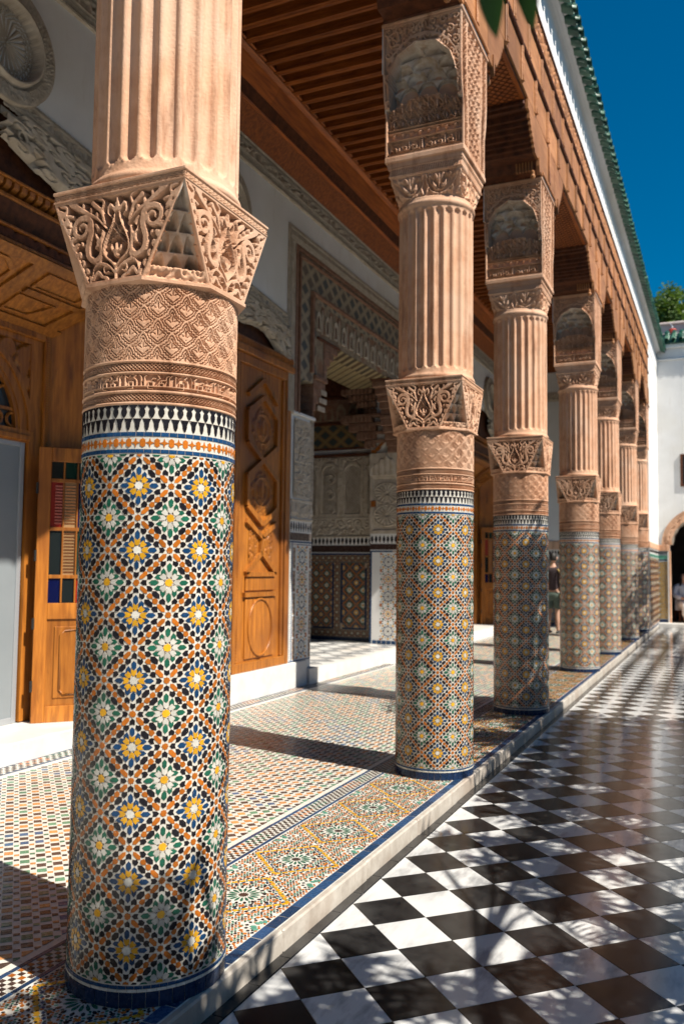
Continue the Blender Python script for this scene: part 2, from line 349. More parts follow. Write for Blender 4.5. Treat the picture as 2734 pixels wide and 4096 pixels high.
# ------------------------------------------------------------------ zellige: cut glazed pieces laid in patterns
C_ = dict(black=(.013, .012, .016), orange=(.50, .145, .014), yellow=(.74, .38, .02), blue=(.010, .055, .145), green=(.016, .125, .075),
          white=(.64, .62, .555), brown=(.06, .035, .028), grout=(.48, .37, .28), teal=(.10, .30, .22), navy=(.010, .027, .075))
def area2(p): x, y = p[:, 0], p[:, 1]; return 0.5*np.sum(x*np.roll(y, -1)-np.roll(x, -1)*y)
def clip_v(p, v0, v1):
    for s, lim in ((1, v0), (-1, -v1)):
        out = []
        for i in range(len(p)):
            a, b = p[i], p[(i+1) % len(p)]; da, db = s*a[1]-lim, s*b[1]-lim
            if da >= 0: out.append(a)
            if da*db < 0: out.append(a+(b-a)*da/(da-db))
        if len(out) < 3: return None
        p = np.array(out)
    return p if abs(area2(p)) > 1e-7 else None
def clip_u(p, u0, u1):
    q = clip_v(p[:, ::-1], u0, u1)
    return None if q is None else q[:, ::-1]
VARR = random.Random(3)
def pieces_mesh(name, polys, fmap, h=0.0011, grout=0.0006, bev=0.0004, vary=0.16, gcol=C_['grout'], gh=0.0004):
    """polys: list of (points (n,2) in metres, colour); fmap(u,v,h) -> xyz"""
    V = []; Fq = []; Ft = []; Cc = []; b = 0
    for p, colr in polys:
        p = np.asarray(p, float)
        if area2(p) < 0: p = p[::-1]
        n = len(p); c = p.mean(0); r = np.maximum(np.hypot(*(p-c).T), 1e-6)[:, None]
        top = c+(p-c)*np.maximum(0.5, 1-bev/r); gr = c+(p-c)*(1+grout/r); k = np.arange(n); k1 = (k+1) % n
        hh = h*VARR.uniform(0.75, 1.3); tl = np.array([VARR.gauss(0, .022), VARR.gauss(0, .022)])
        V.append(np.c_[p, np.full(n, -0.0004)]); V.append(np.c_[top, hh+np.clip((top-c)@tl, -.0006, .0006)]); V.append([[c[0], c[1], hh]])
        Fq.append(np.stack([b+k, b+k1, b+n+k1, b+n+k], -1)); Ft.append(np.stack([b+n+k, b+n+k1, np.full(n, b+2*n)], -1))
        f = VARR.uniform(1-vary, 1+vary*0.8); Cc.append(np.tile(np.clip(np.array(colr)*f, 0, .9), (2*n+1, 1))); b += 2*n+1
        if grout > 0:
            V.append(np.c_[gr, np.full(n, gh)]); V.append([[c[0], c[1], gh]])
            Ft.append(np.stack([b+k, b+k1, np.full(n, b+n)], -1)); Cc.append(np.tile(gcol, (n+1, 1))); b += n+1
    V = np.vstack(V); x, y, z = fmap(V[:, 0], V[:, 1], V[:, 2])
    return mesh_np(name, np.stack([x, y, z], -1), quads=np.vstack(Fq), tris=np.vstack(Ft), m=GLAZE, cols=np.vstack(Cc))
def rot2(p, a): c, s = math.cos(a), math.sin(a); return np.asarray(p, float)@np.array([[c, s], [-s, c]])
def star_pts(r1, r2, n=8, ph=0.0):
    a = ph+np.arange(2*n)*PI/n; r = np.where(np.arange(2*n) % 2 == 0, r1, r2); return np.stack([r*np.cos(a), r*np.sin(a)], -1)

def star_cell():
    """the eight-fold star pattern in a unit cell: list of (kind, polygon, colour)"""
    out = []
    def star(cx, cy, cc, cp, ch, wide):
        o = np.array([cx, cy]); add = lambda p, c: out.append((np.asarray(p, float)+o, C_[c]))
        add(star_pts(.064, .052), cc)
        pet = [(.069, 0), (.096, .034), (.135, .040), (.174, .040), (.153, 0), (.174, -.040), (.135, -.040), (.096, -.034)]
        hexa = [(.162, 0), (.200, .036), (.266, .036), (.306, 0), (.266, -.036), (.200, -.036)]
        arr = [(.222, .087), (.182, .123), (.124, .121), (.144, .089), (.120, .054), (.180, .053)]
        bh = [(.138, .243), (.194, .243), (.250, .19), (.250, .131), (.192, .131), (.138, .186)]
        sh = [(.055, .335), (.092, .325), (.122, .335), (.138, .292), (.128, .264), (.093, .245), (.055, .282)]
        og = [(.170, .292), (.180, .320), (.216, .338), (.252, .312), (.252, .257), (.197, .257)]
        for k in range(8):
            add(rot2(pet, k*PI/4), cp)
            tri = [(.070, .012), (.092, .030), (.074, .046), (.061, .028)]
            add(rot2([(.062, .0255), (.088, .0366), (.0765, .047), (.0755, .017)], k*PI/4), 'black')
        for k in range(4):
            a = k*PI/2; add(rot2(hexa, a), ch); add(rot2(bh, a), 'black')
            arm = np.asarray(arr)*[1, -1]
            add(rot2(arr, a), ch); add(rot2(arm, a), ch)
            shm = np.asarray(sh)*[-1, 1]
            add(rot2(sh, a), 'black'); add(rot2(shm, a), 'black')
            add(rot2(og, a), 'orange')
            if wide: add(rot2(np.asarray(og)[:, ::-1], a), 'orange')
            else: add(rot2(np.asarray(og)[:, ::-1], a), 'orange')
    star(0, 0, 'white', 'yellow', 'blue', True)
    star(.5, .5, 'yellow', 'white', 'green', False)
    for cx, cy in ((.5, 0), (0, .5)):
        o = np.array([cx, cy]); add = lambda p, c: out.append((np.asarray(p, float)+o, C_[c]))
        add(star_pts(.050, .040), 'orange')
        hx = [(.055, .060), (.055, .104), (.119, .170), (.166, .170), (.166, .124), (.104, .060)]
        bs = [(.072, 0), (.102, .036), (.160, .036), (.150, 0), (.160, -.036), (.102, -.036)]
        for k in range(4): add(rot2(hx, k*PI/2), 'orange'); add(rot2(bs, k*PI/2), 'black')
    # the orange shields of both stars fall on the same spots: keep one of each pair
    keep = []
    for p, c in out:
        m = p.mean(0)
        if any(c == c2 and np.hypot(*(((m-p2.mean(0))+.5) % 1-.5)) < 0.05 for p2, c2 in keep): continue
        m = p.mean(0); r = np.hypot(*(p-m).T).max(); keep.append((m+(p-m)*(1.05 if r > .06 else 1.09), c))
    return keep
CELL = star_cell()
A_ = 0.2158; RD = 0.2735; ZL0, ZL1 = 0.074, 1.800
def drum_map(u, v, h):
    r = RD+h; a = u/RD; return r*np.cos(a), r*np.sin(a), v
DRUM = []       # (kind, i, j, clipped polygon or None, colour) for the whole drum, u in metres round the drum
for j in range(-1, 9):
    for i in range(8):
        for k, (p, c) in enumerate(CELL):
            su = 2*PI*RD/8
            pj = p+np.array([[VARR.gauss(0, .0028), VARR.gauss(0, .0028)] for _ in p])
            q = np.c_[(pj[:, 0]+i)*su, ZL0+(pj[:, 1]+j+0.5)*A_]   # yellow stars at half rows
            q2 = clip_v(q, ZL0+0.002, ZL1-0.002)
            if q2 is None: continue
            DRUM.append((k, i, j, q2, c, len(q2) == len(q) and np.allclose(q2, q)))
DRUM_PH = R_(22.5)
_kind_mesh = {}
def kind_mesh(k):
    key = (k, VARR.randrange(4))
    if key not in _kind_mesh:
        p, c = CELL[k]; su = 2*PI*RD/8; p = p+np.array([[VARR.gauss(0, .0028), VARR.gauss(0, .0028)] for _ in p])
        _kind_mesh[key] = pieces_mesh('zellige_piece', [(np.c_[p[:, 0]*su, p[:, 1]*A_], c)], drum_map, vary=0.1)
    return _kind_mesh[key]
def split_drum(phi, n):
    """choose the n pieces that show largest to a viewer at azimuth phi"""
    sc = []
    for idx, (k, i, j, q, c, whole) in enumerate(DRUM):
        a = q[:, 0].mean()/RD+DRUM_PH; d = (a-phi+PI) % (2*PI)-PI
        if whole and abs(d) < 1.25: sc.append((abs(area2(q))*math.cos(d), idx))
    sc.sort(reverse=True); return [s[1] for s in sc[:n]]
_drum_full = None
def drum_field(skip=()):
    sk = set(skip); return pieces_mesh('zellige_field', [(d[3], d[4]) for n, d in enumerate(DRUM) if n not in sk], drum_map)

def merlon_polys(n, L, z0, z1):
    p = L/n; H = z1-z0; out = []
    up = [(-.46, 1), (.46, 1), (.46, .955), (.27, .91), (.22, .86), (.32, .79), (.335, .70), (.21, .585), (0, .505)]
    up = up+[(-x, y) for x, y in up[2:-1][::-1]]
    lo = [(-.47, .49), (.47, .49), (.27, .33), (.23, .16), (.17, .13), (.16, .08), (.08, .06), (0, .015)]
    lo = lo+[(-x, y) for x, y in lo[2:-1][::-1]]
    for i in range(n):
        out.append((np.array([((i+x)*p, z0+y*H) for x, y in up]), C_['black'])); out.append((np.array([((i+.5+x)*p, z0+y*H) for x, y in lo]), C_['black']))
    return out
def quad_row(n, L, z0, z1, colr, gap=0.0012, u0=0.0):
    p = L/n; return [(np.array([(u0+i*p+gap/2, z0), (u0+(i+1)*p-gap/2, z0), (u0+(i+1)*p-gap/2, z1), (u0+i*p+gap/2, z1)]), C_[colr]) for i in range(n)]
def lozenge_row(n, L, z0, z1):
    p = L/n; H = z1-z0; out = []; zc = (z0+z1)/2
    for i in range(n):
        cx = (i+.5)*p
        if i % 2: out.append((np.array([(cx-.009, zc-.010), (cx, zc-.016), (cx+.009, zc-.010), (cx+.009, zc+.010), (cx, zc+.016), (cx-.009, zc+.010)]), C_['orange']))
        else: out.append((star_pts(.0165, .0062, 4)+np.array([cx, zc]), C_['orange']))
    return out
LC = 2*PI*RD
def band_mesh():
    P = quad_row(62, LC, 1.8025, 1.8155, 'blue')+lozenge_row(72, LC, 1.817, 1.858)+quad_row(62, LC, 1.8595, 1.8735, 'blue')+merlon_polys(54, LC, 1.8755, 1.9655)
    return pieces_mesh('zellige_border', P, drum_map, h=0.0013)
def base_mesh():
    P = quad_row(64, LC, 0.062, 0.0715, 'blue')+quad_row(40, LC, 0.002, 0.050, 'navy', gap=0.002)+quad_row(54, LC, 0.0515, 0.0605, 'white')
    return pieces_mesh('base_course', P, drum_map, h=0.0030)

# ------------------------------------------------------------------ carved stucco pieces of a column
def net_height():
    cu, cv = 34, 32; c = Canvas(cu*2, cv*2, -0.5, 0.5, 0, 1)
    X, Y = c.X, c.Y
    path = np.array([(0, 1.0), (.075, .93), (.13, .84), (.165, .76), (.175, .70), (.255, .70), (.265, .615), (.345, .615), (.355, .545), (.425, .545), (.5, .5)])
    def dens(p):
        q = [p[0]]
        for a, b in zip(p[:-1], p[1:]): q += [a+(b-a)*t for t in np.linspace(0, 1, 9)[1:]]
        return np.array(q)
    ur = dens(path); curves = []
    for sx in (1, -1):
        curves.append(ur*[sx, 1])
        lo = np.c_[0.5-ur[:, 0], ur[:, 1]-0.5]; curves.append(lo*[sx, 1]); 
    d = np.full(X.shape, 9.0)
    for cv_ in curves:
        for ox in (-1, 0, 1):
            for oy in (-1, 0, 1):
                for a, b in cv_+np.array([ox, oy]): d = np.minimum(d, np.hypot((X-a), (Y-b)*0.91))
    H = np.ones(X.shape)
    for r0, wd in ((.050, .014), (.128, .013)):
        H = np.minimum(H, 1-0.95*sstep(wd+.010, wd-.008, np.abs(d-r0)))
    c.H = H
    for ox, oy in ((0, .5), (.5, 0), (-.5, 0), (.5, 1), (-.5, 1)):
        c.stroke([(ox, oy-.10), (ox, oy+.02), (ox, oy+.17)], .022, taper=True, add=False)
        for s in (-1, 1):
            c.stroke([(ox+s*.04, oy-.10), (ox+s*.10, oy-.04), (ox+s*.17, oy-.02)], .018, taper=True, add=False)
            c.dot(ox+s*.075, oy+.05, .010, add=False)
        c.dot(ox, oy-.2, .012, add=False)
    return c.H
def cyl_relief(name, Hm, z0, z1, r0, dep, m=TERRA):
    return relief(name, Hm, smooth=False, m=m, closed=True, fmap=lambda U, V, H: ((r0+dep*(H-1))*np.cos(2*PI*U), (r0+dep*(H-1))*np.sin(2*PI*U), z0+(z1-z0)*V))
def carved_drum():
    cell = net_height(); h = cell.shape[0]
    cell = cell[:, ::2][::2, :] if False else cell
    row = np.tile(cell[:, ::2], (1, 18)); full = np.vstack([row[::2]]*3)
    full = np.pad(full, ((2, 2), (0, 0)), constant_values=1.0)
    return full
NETM = cyl_relief('net_carving', carved_drum(), 2.118, 2.402, 0.2755, 0.0085)
BRAID = cyl_relief('braid_carving', np.pad(braid_band(900, 12, 62), ((1, 1), (0, 0)), constant_values=1), 2.080, 2.112, 0.2755, 0.013)
BRAID2 = cyl_relief('braid_carving', np.pad(braid_band(900, 12, 62), ((1, 1), (0, 0)), constant_values=1), 1.977, 2.007, 0.2755, 0.013)
KUFIC = cyl_relief('script_carving', np.pad(kufic_band(1300, 26, 30., 4, 30), ((1, 1), (0, 0)), constant_values=1), 2.0165, 2.0725, 0.2755, 0.012)
def drum_lips():
    b = MB()
    for z0, z1 in ((1.9665, 1.9775), (2.0065, 2.017), (2.072, 2.0805), (2.1115, 2.119)):
        b.lathe([(0.268, z0), (0.2765, z0+.001), (0.2775, (z0+z1)/2), (0.2765, z1-.001), (0.268, z1)], 96)
    return b.mesh('drum_moulding', TERRA, True)
LIPS = drum_lips()

CA = 0.278                       # half width of the lower capital
CZ0, CZ1, CZ2 = 2.398, 2.712, 2.745
def cap_face_height(nu=150, nv=128):
    c = Canvas(nu, nv, -1, 1, 0, 1.13)
    def both(fn):
        for s in (1, -1): fn(s)
    def m(s, pts): return [(s*a, b) for a, b in pts]
    def draw(s):
        st = lambda pts, w, w1=None, **k: c.stroke(m(s, pts), w, w1, **k)
        # the big S-scroll
        a = np.linspace(0, 1.45*2*PI, 26); r = 0.155*(1-0.80*a/a[-1])
        sp = np.stack([0.545+r*np.cos(2.6-a), 0.735+r*np.sin(2.6-a)], -1)
        c.stroke(m(s, sp), .052, .026, n=3)
        st([(0.41, 0.80), (0.40, 0.66), (0.44, 0.50), (0.42, 0.36), (0.32, 0.30), (0.235, 0.37), (0.24, 0.52), (0.215, 0.66)], .062, .030)
        st([(0.24, 0.52), (0.31, 0.60), (0.34, 0.70)], .040, .012)
        # central stem and lotus
        st([(0.0, 0.02), (0.0, 0.16), (0.055, 0.24), (0.16, 0.33), (0.195, 0.44), (0.15, 0.58), (0.06, 0.76), (0.02, 0.93)], .030, .024)
        st([(0.16, 0.45), (0.05, 0.56), (-0.07, 0.70)], .016); st([(0.12, 0.56), (0.02, 0.66), (-0.06, 0.80)], .014)
        st([(0.0, 0.36), (0.06, 0.40), (0.09, 0.49)], .038, .012); st([(0.0, 0.34), (0.0, 0.42), (0.0, 0.51)], .045, .014)
        # crest leaves
        st([(0.03, 0.90), (0.11, 0.98), (0.14, 0.89), (0.09, 0.83)], .036, .02)
        st([(0.0, 0.93), (0.0, 1.01), (0.0, 1.10)], .05, .012)
        # long serrated leaves sweeping out
        st([(0.17, 0.70), (0.30, 0.83), (0.47, 0.93), (0.62, 1.02), (0.73, 1.10)], .022, .058)
        for q in ((.30, .88), (.40, .955), (.52, 1.03), (.63, 1.085)): c.leaf((s*q[0], q[1]-.04), (s*(q[0]+.02), q[1]+.05), .035)
        st([(0.19, 0.76), (0.25, 0.92), (0.38, 1.04)], .03, .045); st([(0.25, .92), (.21, 1.04), (.30, 1.10)], .03)
        st([(0.74, 0.80), (0.78, 0.93), (0.70, 0.92)], .03); st([(0.76, 0.84), (0.84, 0.97), (0.96, 1.04)], .045, .03); st([(0.82, 0.95), (0.80, 1.05), (0.90, 1.09)], .035)
        # small filler leaves
        for p, q, w, bd in (((.30, .64), (.36, .79), .035, .2), ((.24, .70), (.33, .76), .03, -.2), ((.56, .55), (.65, .47), .04, .2), ((.60, .62), (.71, .66), .035, -.2), ((.55, .45), (.60, .36), .036, .1), ((.50, .50), (.56, .58), .03, 0), ((.34, .44), (.31, .57), .035, .3)):
            c.leaf((s*p[0], p[1]), (s*q[0], q[1]), w, bd*s)
        # lower scrolls
        st([(0.02, 0.12), (0.10, 0.20), (0.17, 0.19), (0.16, 0.12), (0.10, 0.13)], .03, .02)
        st([(0.13, 0.21), (0.25, 0.25), (0.33, 0.19), (0.36, 0.07)], .04, .018); st([(0.25, .25), (.22, .33), (.30, .27)], .03); st([(0.20, .08), (.27, .14), (.33, .06)], .035); c.leaf((s*.08, .03), (s*.2, .08), .035)
        # serrated fringe along the sloping edge
        for k in range(9):
            t = (k+.5)/9; x0 = .405+.55*t-.035; y0 = t*1.0
            c.leaf((s*(x0-.02), y0-.05), (s*(x0+.015), y0+.06), .036, .25*s)
    both(draw)
    hw = 0.418+(1-0.418)*np.clip(c.Y/1.13, 0, 1)
    edge = np.abs(np.abs(c.X)-hw); c.H = np.maximum(c.H, sstep(.05, .03, edge)); c.H = np.maximum(c.H, sstep(.045, .03, c.Y)); c.H = np.maximum(c.H, sstep(1.085, 1.10, c.Y))
    # drill holes
    return c.H
def cap_face_mesh():
    H0 = cap_face_height()
    def fm(U, V, H):
        # the grid follows the trapezoid: resample the ornament inside it
        hw = (0.116+(CA-0.116)*V)
        return (CA-0.042*(1-H), (U*2-1)*hw, CZ0+(CZ1-CZ0)*V)
    nv, nu = H0.shape; V = np.linspace(0, 1, nv)[:, None]; U = np.linspace(-1, 1, nu)[None, :]
    hw = 0.418+(1-0.418)*V
    xi = np.clip(((U*hw)+1)/2*(nu-1), 0, nu-1); i0 = np.floor(xi).astype(int); i1 = np.minimum(i0+1, nu-1); f = xi-i0
    rr = np.arange(nv)[:, None]; H = H0[rr, i0]*(1-f)+H0[rr, i1]*f
    return relief('capital_face', H, fm, TERRA, closed=False, smooth=False)
CAPF = cap_face_mesh()
def cap_corner_mesh(nu=56, nv=72):
    # honeycomb niche filling the three-cornered chamfer
    U, V = np.meshgrid(np.linspace(-1, 1, nu), np.linspace(0, 1, nv))
    w = 0.116+(CA-0.116)*V; hw = (CA-w)/math.sqrt(2)      # half width of the chamfer at this height
    x = U*hw/((CA-0.116)/math.sqrt(2))
    bounds = [0.14, 0.36, 0.54, 0.72, 1.0]; cells = [3, 3, 2, 1]; D = np.full(U.shape, 0.0)
    lev = [0.095, 0.074, 0.050, 0.024, 0.0]
    for k in range(4):
        t = (V-bounds[k])/(bounds[k+1]-bounds[k]); mk = (t >= 0) & (t <= 1)
        s = ((U*cells[k]/2+0.5*(cells[k] % 2)) % 1.0)*2-1
        arch = 0.80*(1-np.abs(s)**1.7)+0.06
        dd = np.where(t < arch, lev[k]+0.036*(1-s**2)*sstep(0, .35, arch-t), lev[k+1]+.004)
        D = np.where(mk, dd, D)
    sc = scroll_tile(nu, nv, 1.0, 5, 4, .03, False)
    D = np.where(V < 0.14, 0.010*(1-sc), D)
    edge = sstep(0.93, 0.86, np.abs(U))*sstep(0.0, 0.03, V)*sstep(1.0, 0.96, V); D = D*edge
    def fm(U, V, H):
        u = (U*2-1); w = 0.116+(CA-0.116)*V; h_ = (CA-w)
        # chamfer runs from (CA,w) to (w,CA)
        cx = (CA+w)/2-H/math.sqrt(2); cy = (CA+w)/2-H/math.sqrt(2)
        return cx-u*h_/2, cy+u*h_/2, CZ0+(CZ1-CZ0)*V
    me = relief('capital_niche', D, fm, NICHE); me.materials.append(TERRA)
    tm = ((V < .14) | (np.abs(U) > .86))[:-1, :-1].ravel(); me.polygons.foreach_set('material_index', tm.astype(np.int32)); return me
CAPN = cap_corner_mesh()
def cap_body_mesh():
    b = MB()
    oc = lambda a, w, z: [(a, -w, z), (a, w, z), (w, a, z), (-w, a, z), (-a, w, z), (-a, -w, z), (-w, -a, z), (w, -a, z)]
    rings = [oc(.262, .108, 2.380), oc(.284, .118, 2.386), oc(.284, .118, 2.397), oc(.2781, .116, 2.3985)]
    vs = [p for r in rings for p in r]; fs = [(i*8+k, i*8+(k+1) % 8, (i+1)*8+(k+1) % 8, (i+1)*8+k) for i in range(3) for k in range(8)]
    b.add(vs, fs+[tuple(range(7, -1, -1))])
    b.lathe([(.001, 2.39), (.15, 2.39), (.15, 2.7), (.001, 2.7)], 8)
    for z0, z1, a in ((2.7115, 2.7175, .281), (2.741, 2.752, .283)): b.bbox(-a, a, -a, a, z0, z1, .002)
    b.box(-.272, .272, -.272, .272, 2.7165, 2.742)
    return b.mesh('capital_body', TERRA)
CAPB = cap_body_mesh()
def cap_braid_mesh():
    H = np.pad(braid_band(150, 9, 12), ((1, 1), (0, 0)), constant_values=1)
    return relief('abacus_braid', H, lambda U, V, H: (0.2805-0.008*(1-H), (U*2-1)*.279, 2.7172+.0242*V), TERRA)
CAPBR = cap_braid_mesh()

def shaft_mesh():
    z0, z1 = 2.752, 4.046; nf = 24; per = 12
    f0, f1 = 2.822, 3.972; hwid = 0.268*2*PI/nf*0.40
    zs = np.unique(np.concatenate([[z0, z0+.004, z0+.016, z0+.028, z0+.034, z0+.042, z0+.050, z0+.058], np.linspace(f0, f0+hwid*1.15, 8), np.linspace(f0+.06, f1-.06, 10), np.linspace(f1-hwid*1.15, f1, 8), [f1+.014, f1+.020, f1+.028, f1+.040, f1+.052, f1+.060, z1]]))
    th = np.arange(nf*per)/(nf*per)*2*PI; s = ((th/(2*PI)*nf) % 1)-0.5
    T, Z = np.meshgrid(th, zs); S = np.broadcast_to(s, T.shape)
    arc = S*2*PI*0.268/nf; de = np.minimum(Z-f0, f1-Z); ww = np.where(de >= hwid, hwid, np.sqrt(np.clip(hwid**2-(hwid-np.clip(de, 0, hwid))**2, 0, None)))
    q = np.clip(1-(arc/np.maximum(ww, 1e-5))**2, 0, 1); dep = 0.021*np.sqrt(q)*(ww/hwid)
    lip = 0.004*np.exp(-((np.abs(arc)-ww*1.10)/0.0028)**2)*(de > -0.004)
    Rr = 0.2675-dep+lip*0.6
    # end mouldings
    prof_z = np.array([z0, z0+.004, z0+.016, z0+.028, z0+.034, z0+.042, z0+.058, f0, f1, f1+.014, f1+.020, f1+.028, f1+.040, f1+.052, f1+.060, z1])
    prof_r = np.array([.270, .280, .283, .280, .272, .270, .2675, .2675, .2675, .2675, .272, .279, .282, .279, .272, .270])
    Rr = Rr+(np.interp(Z, prof_z, prof_r)-.2675)
    P = np.stack([Rr*np.cos(T), Rr*np.sin(T), Z], -1).reshape(-1, 3); nu = nf*per; nv = len(zs)
    i = np.arange(nv-1)[:, None]; j = np.arange(nu)[None, :]; j2 = (j+1) % nu
    return mesh_np('shaft', P, quads=np.stack([i*nu+j, i*nu+j2, (i+1)*nu+j2, (i+1)*nu+j], -1).reshape(-1, 4), m=TERRA, smooth=True)
SHAFT = shaft_mesh()

def upper_cap_mesh():
    # bell with palmette arches, round below and square above
    nu, nv = 384, 44; c = Canvas(nu//8, nv, -1, 1, 0, 1)
    c.stroke([(-1, 1.0), (-.86, .55), (-.5, .2), (0, .09)], .05); c.stroke([(1, 1.0), (.86, .55), (.5, .2), (0, .09)], .05)
    c.stroke([(-.72, .98), (-.62, .62), (-.3, .3), (0, .24)], .04); c.stroke([(.72, .98), (.62, .62), (.3, .3), (0, .24)], .04)
    for s in (-1, 1):
        c.leaf((s*.1, .35), (s*.45, .62), .10, -.2*s); c.leaf((s*.12, .55), (s*.36, .86), .10, .2*s); c.leaf((s*.2, .15), (s*.55, .14), .06); c.leaf((s*.9, .12), (s*.75, .42), .08)
    c.leaf((0, .3), (0, .95), .10)
    for s in (-1, 1):
        c.spiral(s*.30, .50, .13, 1.1, .035, a0=PI/2, sgn=s); c.stroke([(s*.08, .28), (s*.2, .40), (s*.16, .62), (s*.28, .80)], .035); c.leaf((s*.55, .86), (s*.72, .70), .06); c.leaf((s*.95, .95), (s*.80, .70), .07); c.stroke([(s*.98, .1), (s*.8, .22), (s*.62, .22)], .035); c.leaf((s*.42, .90), (s*.55, .70), .05)
    cell = np.maximum(c.H, sstep(.07, .03, c.Y)); cell = np.maximum(cell, sstep(.93, .97, c.Y)); H = np.tile(cell, (1, 8))
    def fm(U, V, H):
        th = 2*PI*U; n = 2+V**1.6*14; e = 1/n
        cs, sn = np.cos(th), np.sin(th)
        rr = (np.abs(cs)**n+np.abs(sn)**n)**(-e); base = 0.270+0.0*V-0.012*np.sin(PI*V)*(1-V)
        r = rr*(base-0.034*(1-H)*np.sin(PI*np.clip(V, .03, .97))**.5)
        return r*cs, r*sn, 4.046+(4.232-4.046)*V
    return relief('upper_capital', H, fm, TERRA, closed=True)
UCAP = upper_cap_mesh()
def dentil_mesh():
    b = MB(); b.box(-.262, .262, -.262, .262, 4.2325, 4.292); b.bbox(-.272, .272, -.272, .272, 4.232, 4.241, .002); b.bbox(-.274, .274, -.274, .274, 4.285, 4.296, .002)
    b.box(-.278, .278, -.278, .278, 4.2965, 4.33); b.bbox(-.295, .295, -.295, .295, 4.33, 4.372, .006)
    n = 30
    for k in range(n):
        y = -.258+(k+.5)*.516/n; d = .0055; o = .006
        for sx in (-1, 1):
            x0, x1 = sorted((sx*.262, sx*.270))
            b.add([(x0, y-d-o, 4.242), (x1, y-d-o, 4.242), (x1, y+d-o, 4.242), (x0, y+d-o, 4.242), (x0, y-d+o, 4.284), (x1, y-d+o, 4.284), (x1, y+d+o, 4.284), (x0, y+d+o, 4.284)], [(3, 2, 1, 0), (4, 5, 6, 7), (0, 1, 5, 4), (1, 2, 6, 5), (2, 3, 7, 6), (3, 0, 4, 7)])
            b.add([(y-d-o, -x0, 4.242), (y-d-o, -x1, 4.242), (y+d-o, -x1, 4.242), (y+d-o, -x0, 4.242), (y-d+o, -x0, 4.284), (y-d+o, -x1, 4.284), (y+d+o, -x1, 4.284), (y+d+o, -x0, 4.284)], [(0, 1, 2, 3), (7, 6, 5, 4), (4, 5, 1, 0), (5, 6, 2, 1), (6, 7, 3, 2), (7, 4, 0, 3)])
    return b.mesh('dentil_course', TERRA)
DENT = dentil_mesh()

IZ0, IZ1 = 4.372, 5.315; IA = 0.289
def imp_half(z): return np.interp(z, [4.37, 4.66, 4.80, 4.95, 5.32], [0.289, 0.291, 0.335, 0.352, 0.352])
def script_row(c, x0, x1, y0, y1):
    """the repeated good-health blessing, written right to left in round kufic strokes"""
    W = x1-x0; Hh = y1-y0; w = .017
    def P(pts, ww=w, rep=(0, .5)):
        for o in rep: c.stroke([(x1-(a*.5+o)*W, y0+b*Hh) for a, b in pts], ww, n=6)
    P([(.05, .10), (.05, .92)]); P([(.12, .92), (.12, .12), (.20, .10), (.30, .12)])
    P([(.34, .10), (.24, .10), (.20, .34), (.28, .46), (.36, .36), (.30, .24)]); P([(.30, .70), (.22, .62), (.30, .54)], .013)
    P([(.42, .10), (.42, .92)]); P([(.42, .10), (.56, .10)])
    P([(.50, .12), (.50, .40), (.57, .46), (.61, .34), (.54, .26)]); P([(.56, .10), (.68, .10), (.70, .38)]); P([(.70, .10), (.80, .10)])
    P([(.80, .10), (.78, .36), (.86, .42), (.92, .26), (.84, .10)]); P([(.92, .30), (.96, .10)])
    for a, b in ((.56, .62), (.68, -.0), (.74, .66), (.84, .62), (.89, .62)): 
        for o in (0, .5): c.dot(x1-(a*.5+o)*W, y0+b*Hh+.003, .012)
    P([(.60, .92), (.66, .76), (.76, .84), (.90, .78), (.95, .94)], .013)
